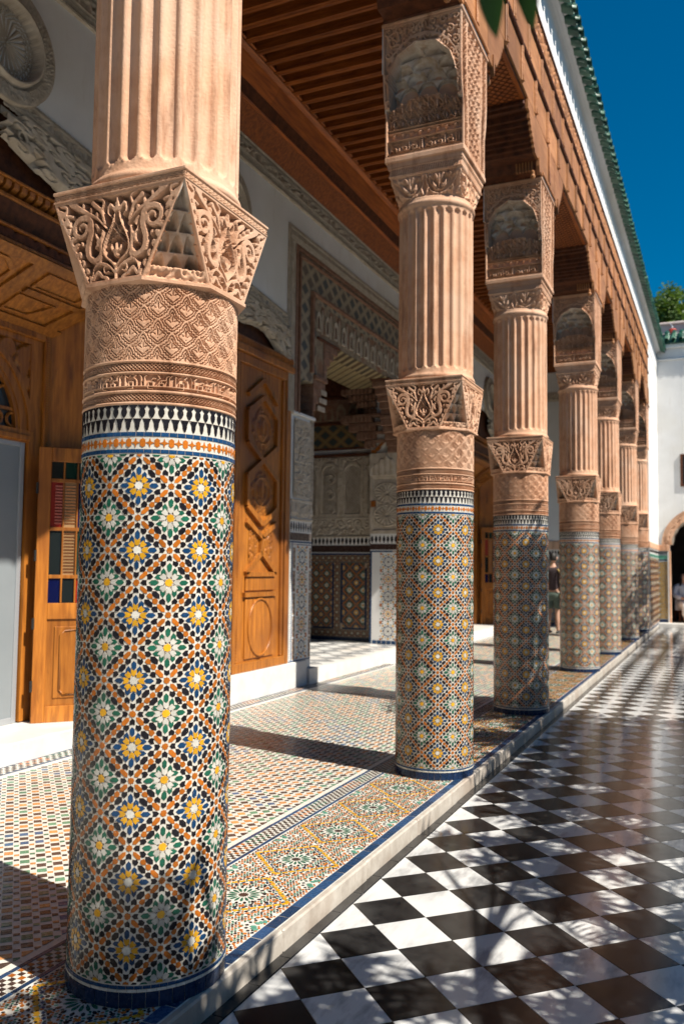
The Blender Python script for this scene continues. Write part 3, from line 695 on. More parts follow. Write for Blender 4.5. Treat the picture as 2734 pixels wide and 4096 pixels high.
def impost_front():
    nu, nv = 150, 220; asp = (IZ1-IZ0)/(2*IA); c = Canvas(nu, nv, -1, 1, 0, 2*asp)      # x in half widths
    X, Y = c.X, c.Y; top = 2*asp                                                     # about 3.26
    # 1 tracery panel
    def m2(pts): 
        for s in (1, -1): c.stroke([(s*a, b) for a, b in pts], .020, n=6)
    for k in range(-5, 6):
        x = k*.19
        for s in (1, -1): c.stroke([(x, .74), (x+s*.095, .88), (x, 1.02), (x-s*.095, 1.16), (x, 1.30), (x+s*.095, 1.44), (x, 1.56)], .015, n=7)
    for y in (.62, .70): c.stroke([(-.95, y), (.95, y)], .017, raw=True)
    for k in range(-4, 4):
        x = (k+.5)*.225
        for s in (1, -1):
            c.stroke([(x, .72), (x+s*.10, .86), (x+s*.03, .98), (x+s*.10, 1.10), (x, 1.24), (x+s*.10, 1.42)], .016, n=6); c.spiral(x+s*.05, 1.02, .05, 1.2, .014, a0=PI/2, sgn=s)
        c.leaf((x, .74), (x, .92), .03); c.leaf((x, 1.06), (x, 1.22), .03); c.leaf((x-.05, .50), (x+.05, .58), .022); c.leaf((x, 1.26), (x, 1.45), .026)
    # 2 script band
    c.stroke([(-.94, .075), (.94, .075)], .014, raw=True); c.stroke([(-.94, .405), (.94, .405)], .018, raw=True); c.stroke([(-.94, .075), (-.97, .24), (-.94, .405)], .014); c.stroke([(.94, .075), (.97, .24), (.94, .405)], .014)
    script_row(c, -.92, .92, .10, .385)
    c.H = np.where(Y < .03, 1, c.H)
    low = 0.026*(1-c.H)
    # 3 stalactite niche under a lobed arch
    sx, sz = X, Y-1.05; ar_top = 2.86
    archR = 0.97
    a_y = 1.75+np.sqrt(np.clip(archR**2-X**2, 0, None))*1.16                       # outer line of the arch
    lobes = 0.055*np.abs(np.sin(np.arctan2(Y-1.75, X)*5.5)); inner = 1.75+np.sqrt(np.clip((archR-.10)**2-X**2, 0, None))*1.10-lobes*.9-.05
    inner = np.where(np.abs(X) > archR-.10, 1.2, inner)
    D = np.zeros(X.shape)
    tiers = [1.10, 1.42, 1.70, 1.98, 2.24, 2.50, 2.85]; lev = [0.135, 0.118, 0.097, 0.074, 0.050, 0.026, 0.0]; ncell = [4, 4, 4, 3, 3, 2]
    for k in range(6):
        lift = 0.20*(1-np.minimum(1, X**2)) if k < 3 else 0.16*(1-np.minimum(1, X**2))
        y0 = tiers[k]+lift; y1 = tiers[k+1]+lift; t = (Y-y0)/(y1-y0)
        s = ((X*ncell[k]/1.0*.5+.5*(k % 2)) % 1.0)*2-1
        arch = .92*np.sqrt(np.clip(1-np.abs(s)**2.4, 0, 1))
        dd = np.where(t < arch, lev[k]+.034*(1-s**2)*sstep(0, .5, arch-t), lev[k+1]+.002)
        D = np.where((t >= 0) & (t < 1), dd, D)
    zone = (Y > 1.10) & (Y < inner)
    sp = Canvas(nu, nv, -1, 1, 0, 2*asp)
    sp.H = scroll_tile(nu, nv, asp, 11, 7, .016, False)
    spand = 0.016*(1-sp.H)
    rim = sstep(.055, .03, np.abs(Y-a_y))*(Y > 1.75); rim2 = sstep(.05, .02, np.abs(Y-inner-.02))
    Dn = np.where(zone, D, np.where(Y > inner, spand*(1-np.maximum(rim, rim2)), low))
    panel_fade = (Y > 1.10) & (Y < 1.30+.20*(1-X**2)) & (Y < inner) & (np.abs(X) < .9)
    Dn = np.where((Y <= 1.12+.28*(1-X**2)) & (Y > .44), 0.006*sstep(.44, .6, Y)+low, Dn)
    global NZONE
    NZONE = zone & (D > .004) & (Y > 1.12+.28*(1-X**2))
    Dn = Dn-.016*rim2*(Y > 1.35)*(np.abs(X) < .9)
    frame = np.maximum(sstep(.945, .965, np.abs(X)), sstep(top-.07, top-.05, Y)); Dn = Dn*(1-frame)
    # lean outward: the niche overhangs
    return Dn
def impost_meshes():
    D = impost_front()
    def ff(U, V, H):
        z = IZ0+(IZ1-IZ0)*V; return (U*2-1)*IA, -(imp_half(z)-1.35*H), z
    fr = relief('niche_face', D, ff, TERRA, smooth=False); fr.materials.append(NICHE); zm = NZONE[:-1, :-1].ravel()
    fr.polygons.foreach_set('material_index', zm.astype(np.int32))
    nu, nv = 96, 200
    c = Canvas(nu, nv, -1, 1, 0, 3.2); base = np.zeros((nv, nu))
    X, Y = c.X, c.Y; c.H[:] = 0
    dg = np.maximum(sstep(.2, .5, np.abs(np.sin((X+Y)*26))), sstep(.2, .5, np.abs(np.sin((X-Y)*26))))
    for r in range(15):
        for q in range(4):
            x = -.42+q*.28+(.14 if r % 2 else 0)-.07; y = .12+r*.21
            for s in (1, -1): c.leaf((x, y), (x+s*.10, y+.16), .045, .3*s)
            c.stroke([(x, y-.05), (x, y+.12)], .022, raw=True)
    lat = sstep(.25, .1, np.abs(np.sin((X*1.2+Y)*20)))+sstep(.25, .1, np.abs(np.sin((X*1.2-Y)*20)))
    H = np.where(np.abs(X) < .54, c.H, np.clip(lat, 0, 1))
    for xe in (.54, .60, .92, .98): H = np.maximum(H, sstep(.03, .015, np.abs(np.abs(X)-xe)))
    H = np.maximum(H, sstep(.05, .03, Y)); H = np.maximum(H, sstep(3.15, 3.17, Y))
    def fs(U, V, Hh):
        z = IZ0+(IZ1-IZ0)*V; return IA+.0005-.020*(1-Hh), (U*2-1)*imp_half(z), z
    sd_ = relief('side_face', H, fs, TERRA, smooth=False)
    b = MB(); b.box(-.262, .262, -.18, .18, 4.36, 5.31); b.bbox(-.30, .30, -.36, .36, 5.3155, 5.335, .003)
    b.cur = 1; b.box(-.296, -.2902, -.352, .352, 4.97, 5.31); b.cur = 2
    for s in (-1, 1):
        y0, y1 = sorted((s*.355, s*.372)); b.bbox(-.285, .27, y0, y1, 5.335, 5.365, .004); y0, y1 = sorted((s*.33, s*.362)); b.box(-.28, .262, y0, y1, 5.366, 5.46)
    core = b.mesh('impost_core', [TERRA, WHITE, DARKW])
    return fr, sd_, core
IMPF, IMPS, IMPC = impost_meshes()
BASEM, BANDM = base_mesh(), band_mesh()
def plain_drum():
    b = MB(); b.lathe([(RD-.0006, 0), (RD-.0006, 1.967)], 160); me = b.mesh('drum', WGLAZE, True); return me
DRUMM = plain_drum()
YS = [2.5617906, 5.83944498, 8.67181362, 12.52464519, 15.28416444, 18.61972077, 21.32775023]
CLAB = ['nearest and largest terracotta column, with mosaic foot, rising out of the top of the picture',
        'sunlit terracotta column standing in front of the tiled pier of the painted portal',
        'terracotta column whose mosaic foot stands in deep leafy shade right behind the sunlit second one',
        'sunlit terracotta column with a standing man half hidden to its left',
        'sunlit terracotta column just behind the one beside the standing man',
        'mostly shaded terracotta column, last but one before the white wall end',
        'farthest terracotta column, shaded at its foot, touching the zellige-clad wall end']
FULL_FIELD = None
def column(i):
    global FULL_FIELD
    y = YS[i]; t = thing('terracotta_column', CLAB[i], 'column', (0, y, 0), 'terracotta columns along the gallery edge')
    obj('base_course', BASEM, t)
    d = obj('mosaic_drum', DRUMM, t)
    if i < 2:
        pick = split_drum(math.atan2(0-y, 1.8849), 300)
        for n in pick:
            k, ci, cj, q, c, w = DRUM[n]
            o = obj('tile', kind_mesh(k), d, (0, 0, ZL0+(cj+.5)*A_), DRUM_PH+ci*PI/4)
        stuff(obj('tile_field', drum_field(pick), d, rotz=DRUM_PH))
    else:
        if FULL_FIELD is None: FULL_FIELD = drum_field()
        stuff(obj('tile_field', FULL_FIELD, d, rotz=DRUM_PH))
    stuff(obj('tile_border', BANDM, t, rotz=R_(-53)))
    cd = obj('carved_drum', NETM, t, rotz=R_(3)); obj('braid_band', BRAID, cd); obj('braid_band', BRAID2, cd); obj('script_band', KUFIC, cd); obj('moulding', LIPS, cd)
    cb = obj('lower_capital', CAPB, t)
    for k in range(4):
        obj('carved_face', CAPF, cb, rotz=k*PI/2); obj('niche', CAPN, cb, rotz=k*PI/2); obj('abacus_braid', CAPBR, cb, rotz=k*PI/2)
    obj('shaft', SHAFT, t)
    u = obj('upper_capital', UCAP, t); obj('dentil_course', DENT, u)
    im = obj('impost', IMPC, t)
    for k in range(2):
        obj('niche_face', IMPF, im, rotz=k*PI); obj('side_face', IMPS, im, rotz=k*PI)
    return t
# ------------------------------------------------------------------ courtyard floor
YE = 24.6                       # courtyard end wall
CZ = -0.085
def shared_box(name, sx, sy, z0, z1, m, c=0.002):
    b = MB(); b.bbox(-sx/2, sx/2, -sy/2, sy/2, z0, z1, c); return b.mesh(name, m)
cf = structure('courtyard_floor', 'polished black and white marble chequer floor of the courtyard', 'floor')
b = MB(); b.box(0.2, 30, -8, YE+.4, CZ-.12, CZ-.006); b.build('bed', GROUT, cf)
HD = 0.1715; X0, Y0 = 0.337, 3.62
def dia(name, m, j):
    r = HD-.0019; b = MB(); bm = bmesh.new()
    vs = [bm.verts.new(p) for p in ((r, 0, 0), (0, r, 0), (-r, 0, 0), (0, -r, 0))]; f = bm.faces.new(vs)
    g = bmesh.ops.extrude_face_region(bm, geom=[f]); 
    for v in g['geom']:
        if isinstance(v, bmesh.types.BMVert): v.co.z -= .012
    bm.normal_update(); bmesh.ops.recalc_face_normals(bm, faces=bm.faces[:]); b.bm(bm); return b.mesh(name, m)
TB, TW = dia('tile', BMARB, 0), dia('tile', WMARB, 0)
cand = []; far = ([], [])
for mI in range(1, 46):
    for n in range(-36, 124):
        if (mI+n) % 2 == 0: continue
        x, y = X0+HD*mI, Y0+HD*n
        if y > YE-.05: continue
        vis = 0.2 < x < 2.2-.03*y and y > 1.6
        (cand if vis else far[0]).append((y, x, mI % 2))
cand.sort()
rt_ = random.Random(5)
for y, x, k in cand[:300]:
    o = obj('tile', TB if k else TW, cf, (x, y, CZ+rt_.uniform(-.0005, .0005))); o.rotation_euler = (rt_.gauss(0, .0011), rt_.gauss(0, .0011), 0)
rest = MB()
for y, x, k in cand[300:]+far[0]:
    r = HD-.0013; rest.cur = k; z = CZ+rt_.uniform(-.0004, .0004); a, bb = rt_.gauss(0, .0007), rt_.gauss(0, .0007)
    rest.add([(x+dx, y+dy, z+a*dx+bb*dy) for dx, dy in ((r, 0), (0, r), (-r, 0), (0, -r))], [(0, 1, 2, 3)])
stuff(rest.build('tile_field', [WMARB, BMARB], cf))
# half tiles against the black border and the border itself
hb = MB()
for n in range(-36, 124):
    if n % 2 == 0: continue
    y = Y0+HD*n; r = HD-.0013
    hb.add([(X0+.001, y-r, CZ-.0005), (X0+r, y, CZ-.0005), (X0+.001, y+r, CZ-.0005)], [(0, 1, 2)])
stuff(hb.build('half_tile', WMARB, cf))
bt = shared_box('border_tile', 0.058, 0.237, -.012, 0.002, BMARB)
for k in range(95): obj('border_tile', bt, cf, (X0-.031, 1.7+.24*k, CZ))

# ------------------------------------------------------------------ kerb, gallery floor
KX0, KX1 = 0.252, 0.285
kb = structure('kerb', 'worn white marble kerb between the mosaic gallery floor and the courtyard', 'kerb')
yk = 0.2; k = 0
while yk < YE-.5:
    L = rt_.uniform(.72, 1.05); b = MB(); b.bbox(KX0, KX1+rt_.uniform(-.002, .002), yk, yk+L-.003, CZ-.01, .004+rt_.uniform(-.002, .002), .007)
    b.build('kerb_stone', KERBM, kb); yk += L
gf = structure('gallery_floor', 'mosaic floor of the covered gallery in white, green, orange and black', 'floor')
b = MB(); b.box(-6.5, KX0+.003, -6, YE, -.2, -.0006); b.build('bed', FWG, gf)
flat = lambda u, v, h: (u, v, h)
PF = 0.0735; WF = 0.0435
FC = dict(brown=(.085, .055, .045), black=(.05, .045, .045), orange=(.60, .27, .09), green=(.12, .28, .17), blue=(.07, .14, .26))
def field_pieces(y0, y1, x0, x1):
    out = []; s2 = math.sqrt(.5); rg = random.Random(2)
    lo = int(min((x0+y0), (x0+y1))/math.sqrt(2)/PF)-3; hi = int((x1+y1)/math.sqrt(2)/PF)+3
    for a in range(lo, hi):
        for c in range(int((y0-x1)*s2/PF)-2, int((y1-x0)*s2/PF)+3):
            # p along (1,1)/r2 ; q along (-1,1)/r2
            p0, q0 = a*PF, c*PF
            for big in (0, 1):
                pa, pb, qa, qb = (p0, p0+WF, q0, q0+WF) if big else (p0+WF+.002, p0+PF-.003, q0+WF+.002, q0+PF-.003)
                mx, my = ((pa+pb)/2-(qa+qb)/2)*s2, ((pa+pb)/2+(qa+qb)/2)*s2
                if not (x0 < mx < x1 and y0 < my < y1): continue
                if big: col = 'brown' if c % 2 else ['orange', 'green', 'orange', 'green', 'blue'][(hash((a//3, c//5)) % 7) % 5 if rg.random() < .75 else rg.randrange(3)]
                else: col = 'black' if c % 2 == 0 else ['orange', 'green', 'orange'][(a+c//2) % 3]
                j = lambda: rg.uniform(-.0012, .0012)
                pts = [(pa+.001+j(), qa+.001+j()), (pb-.001+j(), qa+.001+j()), (pb-.001+j(), qb-.001+j()), (pa+.001+j(), qb-.001+j())]
                poly = np.array([((p-q)*s2, (p+q)*s2) for p, q in pts])
                pc = clip_u(poly, x0, x1)
                if pc is not None: out.append((pc, FC[col], big, my, mx))
    return out
FP = field_pieces(1.6, 9.0, -2.535, -0.462)
def inview(x, y): return (x-1.885) > -1.045*y+.0 and not (x < -.9+.0*y and False)
vis = sorted([(d[3]*1.0+abs(d[4])*.25, n) for n, d in enumerate(FP) if d[2] and d[3] > 2.45 and d[4] > 1.885-0.985*d[3]])
pick = set(n for _, n in vis[:300])
gsq = {}
for n in pick:
    p, colr = FP[n][0], FP[n][1]; c = p.mean(0); key = (colr, len(p), round(float(abs(area2(p)))*3e4))
    if len(p) == 4:
        if key not in gsq: gsq[key] = pieces_mesh('tile', [(p-c, colr)], flat, vary=.1, grout=.0004)
        obj('tile', gsq[key], gf, (c[0], c[1], 0))
    else: obj('tile', pieces_mesh('tile', [(p-c, colr)], flat), gf, (c[0], c[1], 0))
stuff(obj('tile_field', pieces_mesh('tile_field', [(d[0], d[1]) for n, d in enumerate(FP) if n not in pick], flat, vary=.22, grout=.0004), gf))
# farther on the same pattern is too fine to tell apart: colour only
def far_floor_mat():
    m = bpy.data.materials.new('far_mosaic'); m.use_nodes = True; nt = m.node_tree; bs = nt.nodes['Principled BSDF']; L = nt.links.new
    geo = N(nt, 'ShaderNodeNewGeometry'); sx = N(nt, 'ShaderNodeSeparateXYZ'); L(geo.outputs['Position'], sx.inputs[0])
    def M(op, a, b=None):
        n = N(nt, 'ShaderNodeMath', operation=op)
        for i, q in enumerate((a, b)):
            if q is None: continue
            if isinstance(q, (int, float)): n.inputs[i].default_value = q
            else: L(q, n.inputs[i])
        return n.outputs[0]
    s = math.sqrt(.5); p = M('MULTIPLY', M('ADD', sx.outputs[0], sx.outputs[1]), s/PF); q = M('MULTIPLY', M('SUBTRACT', sx.outputs[1], sx.outputs[0]), s/PF)
    fp, fq = M('LESS_THAN', M('FRACT', M('ADD', p, 400)), WF/PF), M('LESS_THAN', M('FRACT', M('ADD', q, 400)), WF/PF)
    on = M('COMPARE', fp, fq); on.node.inputs[2].default_value = .1
    cb = N(nt, 'ShaderNodeCombineXYZ'); L(M('FLOOR', p), cb.inputs[0]); L(M('FLOOR', q), cb.inputs[1]); wn_ = N(nt, 'ShaderNodeTexWhiteNoise'); L(cb.outputs[0], wn_.inputs[0])
    cr = N(nt, 'ShaderNodeValToRGB'); cr.color_ramp.interpolation = 'CONSTANT'; e = cr.color_ramp.elements; e[0].position = 0; e[0].color = (*FC['brown'], 1); e[1].position = .5; e[1].color = (*FC['orange'], 1)
    x = e.new(.75); x.color = (*FC['green'], 1); x = e.new(.95); x.color = (*FC['blue'], 1); L(wn_.outputs['Value'], cr.inputs[0])
    mx = N(nt, 'ShaderNodeMix', data_type='RGBA'); L(on, mx.inputs[0]); mx.inputs[6].default_value = (*C_['white'], 1); L(cr.outputs[0], mx.inputs[7]); L(mx.outputs[2], bs.inputs['Base Color'])
    bs.inputs['Roughness'].default_value = .3
    return m
b = MB(); b.add([(-2.535, 9.0, .0008), (-.462, 9.0, .0008), (-.462, 22.4, .0008), (-2.535, 22.4, .0008)], [(0, 1, 2, 3)]); stuff(b.build('far_tile_field', far_floor_mat(), gf))
# borders: blue lines, small chequer, blue edge tiles
def long_row(x0, x1, y0, y1, step, col, gap=.0015):
    n = int((y1-y0)/step); return [(np.array([(x0, y0+i*step+gap), (x1, y0+i*step+gap), (x1, y0+(i+1)*step-gap), (x0, y0+(i+1)*step-gap)]), C_[col]) for i in range(n)]
def chequer_strip(x0, x1, y0, y1, n):
    s = (x1-x0)/n; out = []; rg = random.Random(9)
    for j in range(int((y1-y0)/s)):
        g = ['orange', 'green', 'brown', 'brown'][(j//8) % 4]
        for i in range(n):
            if (i+j) % 2: continue
            x, y = x0+i*s, y0+j*s; out.append((np.array([(x+.0008, y+.0008), (x+s-.0008, y+.0008), (x+s-.0008, y+s-.0008), (x+.0008, y+s-.0008)]), C_['brown' if j % 2 else g]))
    return out
C_['borderblue'] = (.03, .075, .17)
BO = long_row(-.424, -.405, 1.6, 22.3, .105, 'borderblue')+long_row(-.308, -.290, 1.6, 22.3, .105, 'blue')+chequer_strip(-.402, -.313, 1.6, 14, 4)
BO += long_row(-2.60, -2.575, 1.6, 22.3, .15, 'blue')+long_row(-2.76, -2.735, 1.6, 22.3, .15, 'blue')+chequer_strip(-2.732, -2.603, 1.6, 12, 4)
BO += long_row(.200, .249, 1.6, 21.2, .112, 'borderblue', .0025)
stuff(obj('border_tiles', pieces_mesh('border_tiles', BO, flat, h=.0012, vary=.38), gf))
def star_module():
    out = []; A = lambda p, c: out.append((np.asarray(p, float), C_[c])); cx = 0; rg = random.Random(8)
    A(star_pts(.024, .017, 12), 'brown')
    for k in range(16):
        a = k*PI/8
        A(rot2([(.028, 0), (.048, .0062), (.064, .0062), (.074, 0), (.064, -.0062), (.048, -.0062)], a), 'green')
        A(rot2([(.078, 0), (.085, .0065), (.096, .0065), (.102, 0), (.096, -.0065), (.085, -.0065)], a+PI/16), 'black')
    D = .222
    for q in range(4):
        a = q*PI/2; p0 = rot2([(D, 0)], a)[0]; p1 = rot2([(0, D)], a)[0]; dv = (p1-p0); L = np.hypot(*dv); dv = dv/L; nr = np.array([dv[1], -dv[0]])
        n = 9
        for i in range(n):
            c = p0+dv*L*(i+.5)/n; hw = L/n*.5
            A([c-dv*hw*.95-nr*.006, c-nr*.012, c+dv*hw*.95-nr*.006, c+dv*hw*.5+nr*.011, c+nr*.004, c-dv*hw*.5+nr*.011], 'yellow')
            c2 = c-nr*.021; A([c2-dv*hw*.55, c2-nr*.008, c2+dv*hw*.55, c2+nr*.007], 'blue')
            c3 = c+nr*.022; A([c3-dv*hw*.6, c3-nr*.006, c3+dv*hw*.6, c3+nr*.009], 'black')
            if 1 <= i < n-1:
                c4 = c-nr*.038; A([c4-dv*hw*.55-nr*.004, c4-nr*.010, c4+dv*hw*.55-nr*.004, c4+dv*hw*.4+nr*.007, c4-dv*hw*.4+nr*.007], 'orange' if i % 2 else 'black')
            c5 = c+nr*.041; A([c5-dv*hw*.7, c5-nr*.008, c5+dv*hw*.7, c5+nr*.008], 'orange')
    # quarter stars in the corners of the module
    for sx in (-1, 1):
        for sy in (-1, 1):
            o = np.array([sx*.2425, sy*.25])
            for k in range(16):
                a = k*PI/8
                for r0, r1, w, col in ((.028, .058, .008, 'teal'), (.062, .080, .0075, 'black'), (.084, .104, .009, 'orange')):
                    aa = a+(PI/16 if col == 'black' else 0)
                    p = rot2([(r0, 0), (r0+.008, w), (r1-.008, w), (r1, 0), (r1-.008, -w), (r0+.008, -w)], aa)+o
                    if (abs(p[:, 0]) <= .2425).all() and (abs(p[:, 1]) <= .25).all(): A(p, col)
            if sx > 0: pass
    cen = [p.mean(0) for p, c in out]; cen = np.array(cen)
    for i in range(-16, 17):
        for j in range(-18, 19):
            q = np.array([(i+.5*(j % 2))*.0150, j*.0133])
            if abs(q[0]) > .237 or abs(q[1]) > .245 or np.min(np.hypot(*(cen-q).T)) < .0118 or rg.random() < .10 or np.hypot(*q) < .080: continue
            r = np.hypot(*q); a = math.atan2(q[1], q[0])
            A(rot2([(-.0072, 0), (-.003, .0042), (.003, .0042), (.0072, 0), (.003, -.0042), (-.003, -.0042)], a+(PI/2 if (i+j) % 2 else 0))+q, ['orange', 'black', 'green', 'orange', 'black', 'teal'][(i*2+j*3) % 6])
    return out
SM = star_module(); allm = []
for k in range(-4, 36):
    yc = 3.30+.5*k
    if yc < 1.5 or yc > 21: continue
    for p, c in SM:
        q = p+np.array([-.043, yc]); qc = clip_u(q, -.284, .197)
        if qc is not None: allm.append((qc, c))
stuff(obj('star_mosaic', pieces_mesh('star_mosaic', allm, flat, h=.0012, vary=.2), gf))

# ------------------------------------------------------------------ gallery back wall
XW = -2.8
gw = thing('gallery_wall', 'long white rear wall of the gallery under a band of carved plaster', 'wall', (XW, 0, 0))
def wobj(name, mb, m, parent=gw, smooth=False):  # meshes are written in world coordinates; the wall's Empty stands at its foot
    o = mb.build(name, m, parent, smooth); o.location = -Vector(parent.location); return o
ARCH = lambda y: 4.905-0.108*(y-4.4)              # sloping lower edge of the white field over the doors
b = MB()
def wallpoly(pts, x0=XW-.35, x1=XW): b.prism(pts, 'x', x0, x1)
wallpoly([(-3, ARCH(4.4)), (4.4, ARCH(4.4)), (8.80, ARCH(8.80)), (8.80, 5.83), (-3, 5.83)])
wallpoly([(8.80, 5.55), (12.955, 5.55), (12.955, 5.83), (8.80, 5.83)])
DY2 = 13.9
wallpoly([(13.545, .2), (14.2, .2), (14.2, 5.83), (13.545, 5.83)]); wallpoly([(12.96, 3.31), (13.54, 3.31), (13.54, 5.83), (12.96, 5.83)])
wallpoly([(14.2, ARCH(4.4)+.1), (18.3, ARCH(4.4)), (22.5, ARCH(8.6)), (22.5, 5.83), (14.2, 5.83)])
wallpoly([(-3, 5.83), (22.5, 5.83), (22.5, 7.2), (-3, 7.2)])
wobj('plaster_field', b, WHITE)
# carved frieze under the ceiling
fz = np.tile(kufic_band(200, 26, 4.5, 6, 5), (1, 6)); fz = np.vstack([np.tile(braid_band(200, 8, 20), (1, 6))*.8, np.ones((1, 1200)), fz, np.ones((1, 1200)), np.tile(braid_band(200, 8, 20), (1, 6))*.8])
me = relief('carved_frieze', np.pad(fz, ((1, 1), (0, 0)), constant_values=1), lambda U, V, H: (XW+.040-.036*(1-H), 3.2+U*12, 5.835+.25*V), PLAST)
o = obj('carved_frieze', me, gw, (-XW, 0, 0)); o2 = obj('carved_frieze', me, gw, (-XW, 12.0, 0))
b = MB(); b.bbox(XW-.01, XW+.034, -3, 22.5, 5.822, 5.834, .003); b.bbox(XW-.01, XW+.036, -3, 22.5, 6.086, 6.10, .003); wobj('frieze_moulding', b, PLAST)

def door_bay(dy, main=True):
    """tall doorway: carved plaster hood, wooden inner porch, fanlight and an open glazed leaf"""
    near = 'left of the nearest column' if main else 'seen far off between two columns'
    # hood band with script and scalloped fringe
    hd = thing('plaster_hood', 'carved plaster hood with scrolled fringe over the wooden doorway '+near, 'door hood', (XW, dy+4.4, ARCH(4.4)), 'carved plaster door hoods')
    kb_ = np.vstack([braid_band(480, 8, 40), np.ones((2, 480)), kufic_band(480, 24, 12., 2, 16), np.ones((2, 480)), braid_band(480, 8, 40)])
    def fm(U, V, H): y = 4.4+U*4.42; return .022-.022*(1-H), dy+y-dy-4.4, (ARCH(y)-ARCH(4.4))-.165+.165*V
    obj('script_band', relief('hood_script', kb_, fm, PLAST), hd)
    # fringe: scrolling leaves with open gaps
    sc = scroll_tile(560, 64, .25, 3, 14, .010, False)
    U, V = np.meshgrid(np.linspace(0, 1, 560), np.linspace(0, 1, 64))
    depth = .24+.10*np.abs(np.sin(U*PI*3.5))**1.5+.12*sstep(.9, 1, U)
    def ff(U, V, H):
        y = 4.4+U*4.42; d = np.interp(U[0], np.linspace(0, 1, 560), depth[0])[None, :]
        return -.02+.075*H*np.minimum(1, V*6+.2)-.01*(1-V), y-4.4, (ARCH(y)-ARCH(4.4))-.167-d*(1-V)
    obj('scroll_fringe', relief('hood_fringe', sc, ff, PLAST), hd)
    fb = MB()
    for k in range(14):
        y = .16+k*.32; z = (ARCH(4.4+y)-ARCH(4.4))-.30-.10*abs(math.sin((y/4.42)*PI*3.5))**1.5
        pts = []; 
        for q in range(13): a = -.6+q*.5; r = .055*(1-q/15); pts.append((.03, y+r*math.cos(a), z+r*math.sin(a)))
        fb = MB(); fb.tube(pts, [.016*(1-.05*q) for q in range(13)], 6); fb.build('scroll', PLAST, hd, smooth=True)
    # rosettes
    for ry, rz, rr in ((4.40, 5.20, .44), (7.40, 5.20, .44)):
        if main is False and ry > 5: continue
        nu, nv = 220, 40; c = np.zeros((nv, nu)); UU, VV = np.meshgrid(np.arange(nu)/nu*2*PI, np.linspace(0, 1, nv))
        Hh = np.where(VV < .10, .8+.2*np.cos(UU*6), np.where(VV < .42, np.abs(np.sin(UU*12))**.7*.9+.1, np.where(VV < .62, sstep(.2, .5, np.abs(np.sin(UU*18+VV*40)))*sstep(.2, .5, np.abs(np.sin(UU*18-VV*40))), 1.0)))
        ring = np.where((VV > .64) & (VV < .70), 1.5, 0)+np.where((VV >= .76), .55+.45*sstep(.25, .5, np.abs(np.sin(UU*40+np.sin(VV*60)*2))), 0)
        Hh = np.where(VV > .62, np.maximum(ring, .4), Hh*.62-.55); Hh = np.where((VV > .955), .9, Hh)
        me = relief('rosette_carving', Hh, lambda U, V, H: (.004+.062*H, rr*V*np.cos(2*PI*U), rr*V*np.sin(2*PI*U)), PLAST, closed=True)
        ro = obj('plaster_rosette', me, None, (XW+.004, dy+ry, rz))
        tag(ro, 'round carved plaster rosette '+('at the top left edge of the picture' if main and ry < 5 else 'mostly hidden behind the nearest shaft' if main else 'far off between two columns'), 'rosette', group='carved plaster rosettes')
        b = MB(); b.lathe([(rr*.99, .0), (rr*1.02, .02), (rr*1.0, .045), (rr*.97, .045)], 64); me2 = b.mesh('rim', PLAST, True); r2 = obj('rim', me2, ro); r2.rotation_euler = (0, PI/2, 0)
    # porch
    dt = thing('wooden_porch', 'carved cedar porch with fanlight around the doorway '+near, 'doorway', (XW, dy+4.4, .15), 'cedar door porches')
    def part(name, mb, m, par=dt, smooth=False):
        o = mb.build(name, m, None, smooth); o.parent = par; off = Vector((XW, dy+4.4, .15))
        if par is dt: o.location = -off+Vector((0, dy, 0))
        else: o.location = (0, 0, 0)
        return o
    b = MB(); b.box(XW-.62, XW-.10, -1.0, 9.0, 4.28, 5.0); b.box(XW-.16, XW-.11, -1, 8.9, 4.1, 4.28); part('fascia', b, DARKW)
    b = MB(); b.bbox(XW-.12, XW-.02, -1, 7.62, 4.09, 4.125, .008); b.bbox(XW-.125, XW-.005, -1, 7.62, 4.23, 4.25, .004); part('cornice', b, DOORW)
    b = MB()
    for k in range(60):
        y = 3.0+k*.078; b.prism([(XW-.11, 4.225), (XW-.02, 4.225), (XW-.025, 4.19), (XW-.06, 4.165), (XW-.11, 4.15)], 'y', y, y+.052) if y < 7.5 else None
    part('corbel_row', b, DOORW)
    b = MB(); b.prism([(XW-.11, 4.085), (XW-.03, 4.085), (XW-.11, 3.90)], 'y', -1, 7.62); part('dark_cove', b, DARKW)
    sc2 = scroll_tile(700, 22, .03, 8, 40, .006, False)
    part_me = relief('carved_strip', np.pad(sc2, ((1, 1), (0, 0)), constant_values=1), lambda U, V, H: (XW-.045-.012*(1-H), 3.0+U*4.6, 3.80+.09*V), DARKW); o = obj('carved_strip', part_me, dt, (-XW, -4.4, -.15))
    b = MB(); b.bbox(XW-.09, XW-.02, -1, 7.62, 3.885, 3.905, .004); b.bbox(XW-.09, XW-.03, -1, 7.62, 3.775, 3.80, .004); part('moulding', b, DOORW)
    # sloping coffered soffit between (x=-2.83,z=3.77) and (x=-3.3,z=3.35)
    S0, S1 = (XW-.03, 3.775), (XW-.50, 3.345)
    def sof(t, y, h): 
        dx, dz = S1[0]-S0[0], S1[1]-S0[1]; L = math.hypot(dx, dz); nx, nz = -dz/L, dx/L     # facing down and out
        return (S0[0]+dx*t+(-nx)*0+h*(.675), y, S0[1]+dz*t-h*.737)
    b = MB()
    def slab(poly, h0, h1):
        n = len(poly); vs = [sof(t, y, h0) for t, y in poly]+[sof(t, y, h1) for t, y in poly]
        b.add(vs, [tuple(range(n)), tuple(range(2*n-1, n-1, -1))]+[(i, n+i, n+(i+1) % n, (i+1) % n) for i in range(n)])
    slab([(0, -1), (1, -1), (1, 5.46), (0, 5.95)], -.03, -.004); part('soffit_board', b, DOORW)
    b = MB(); 
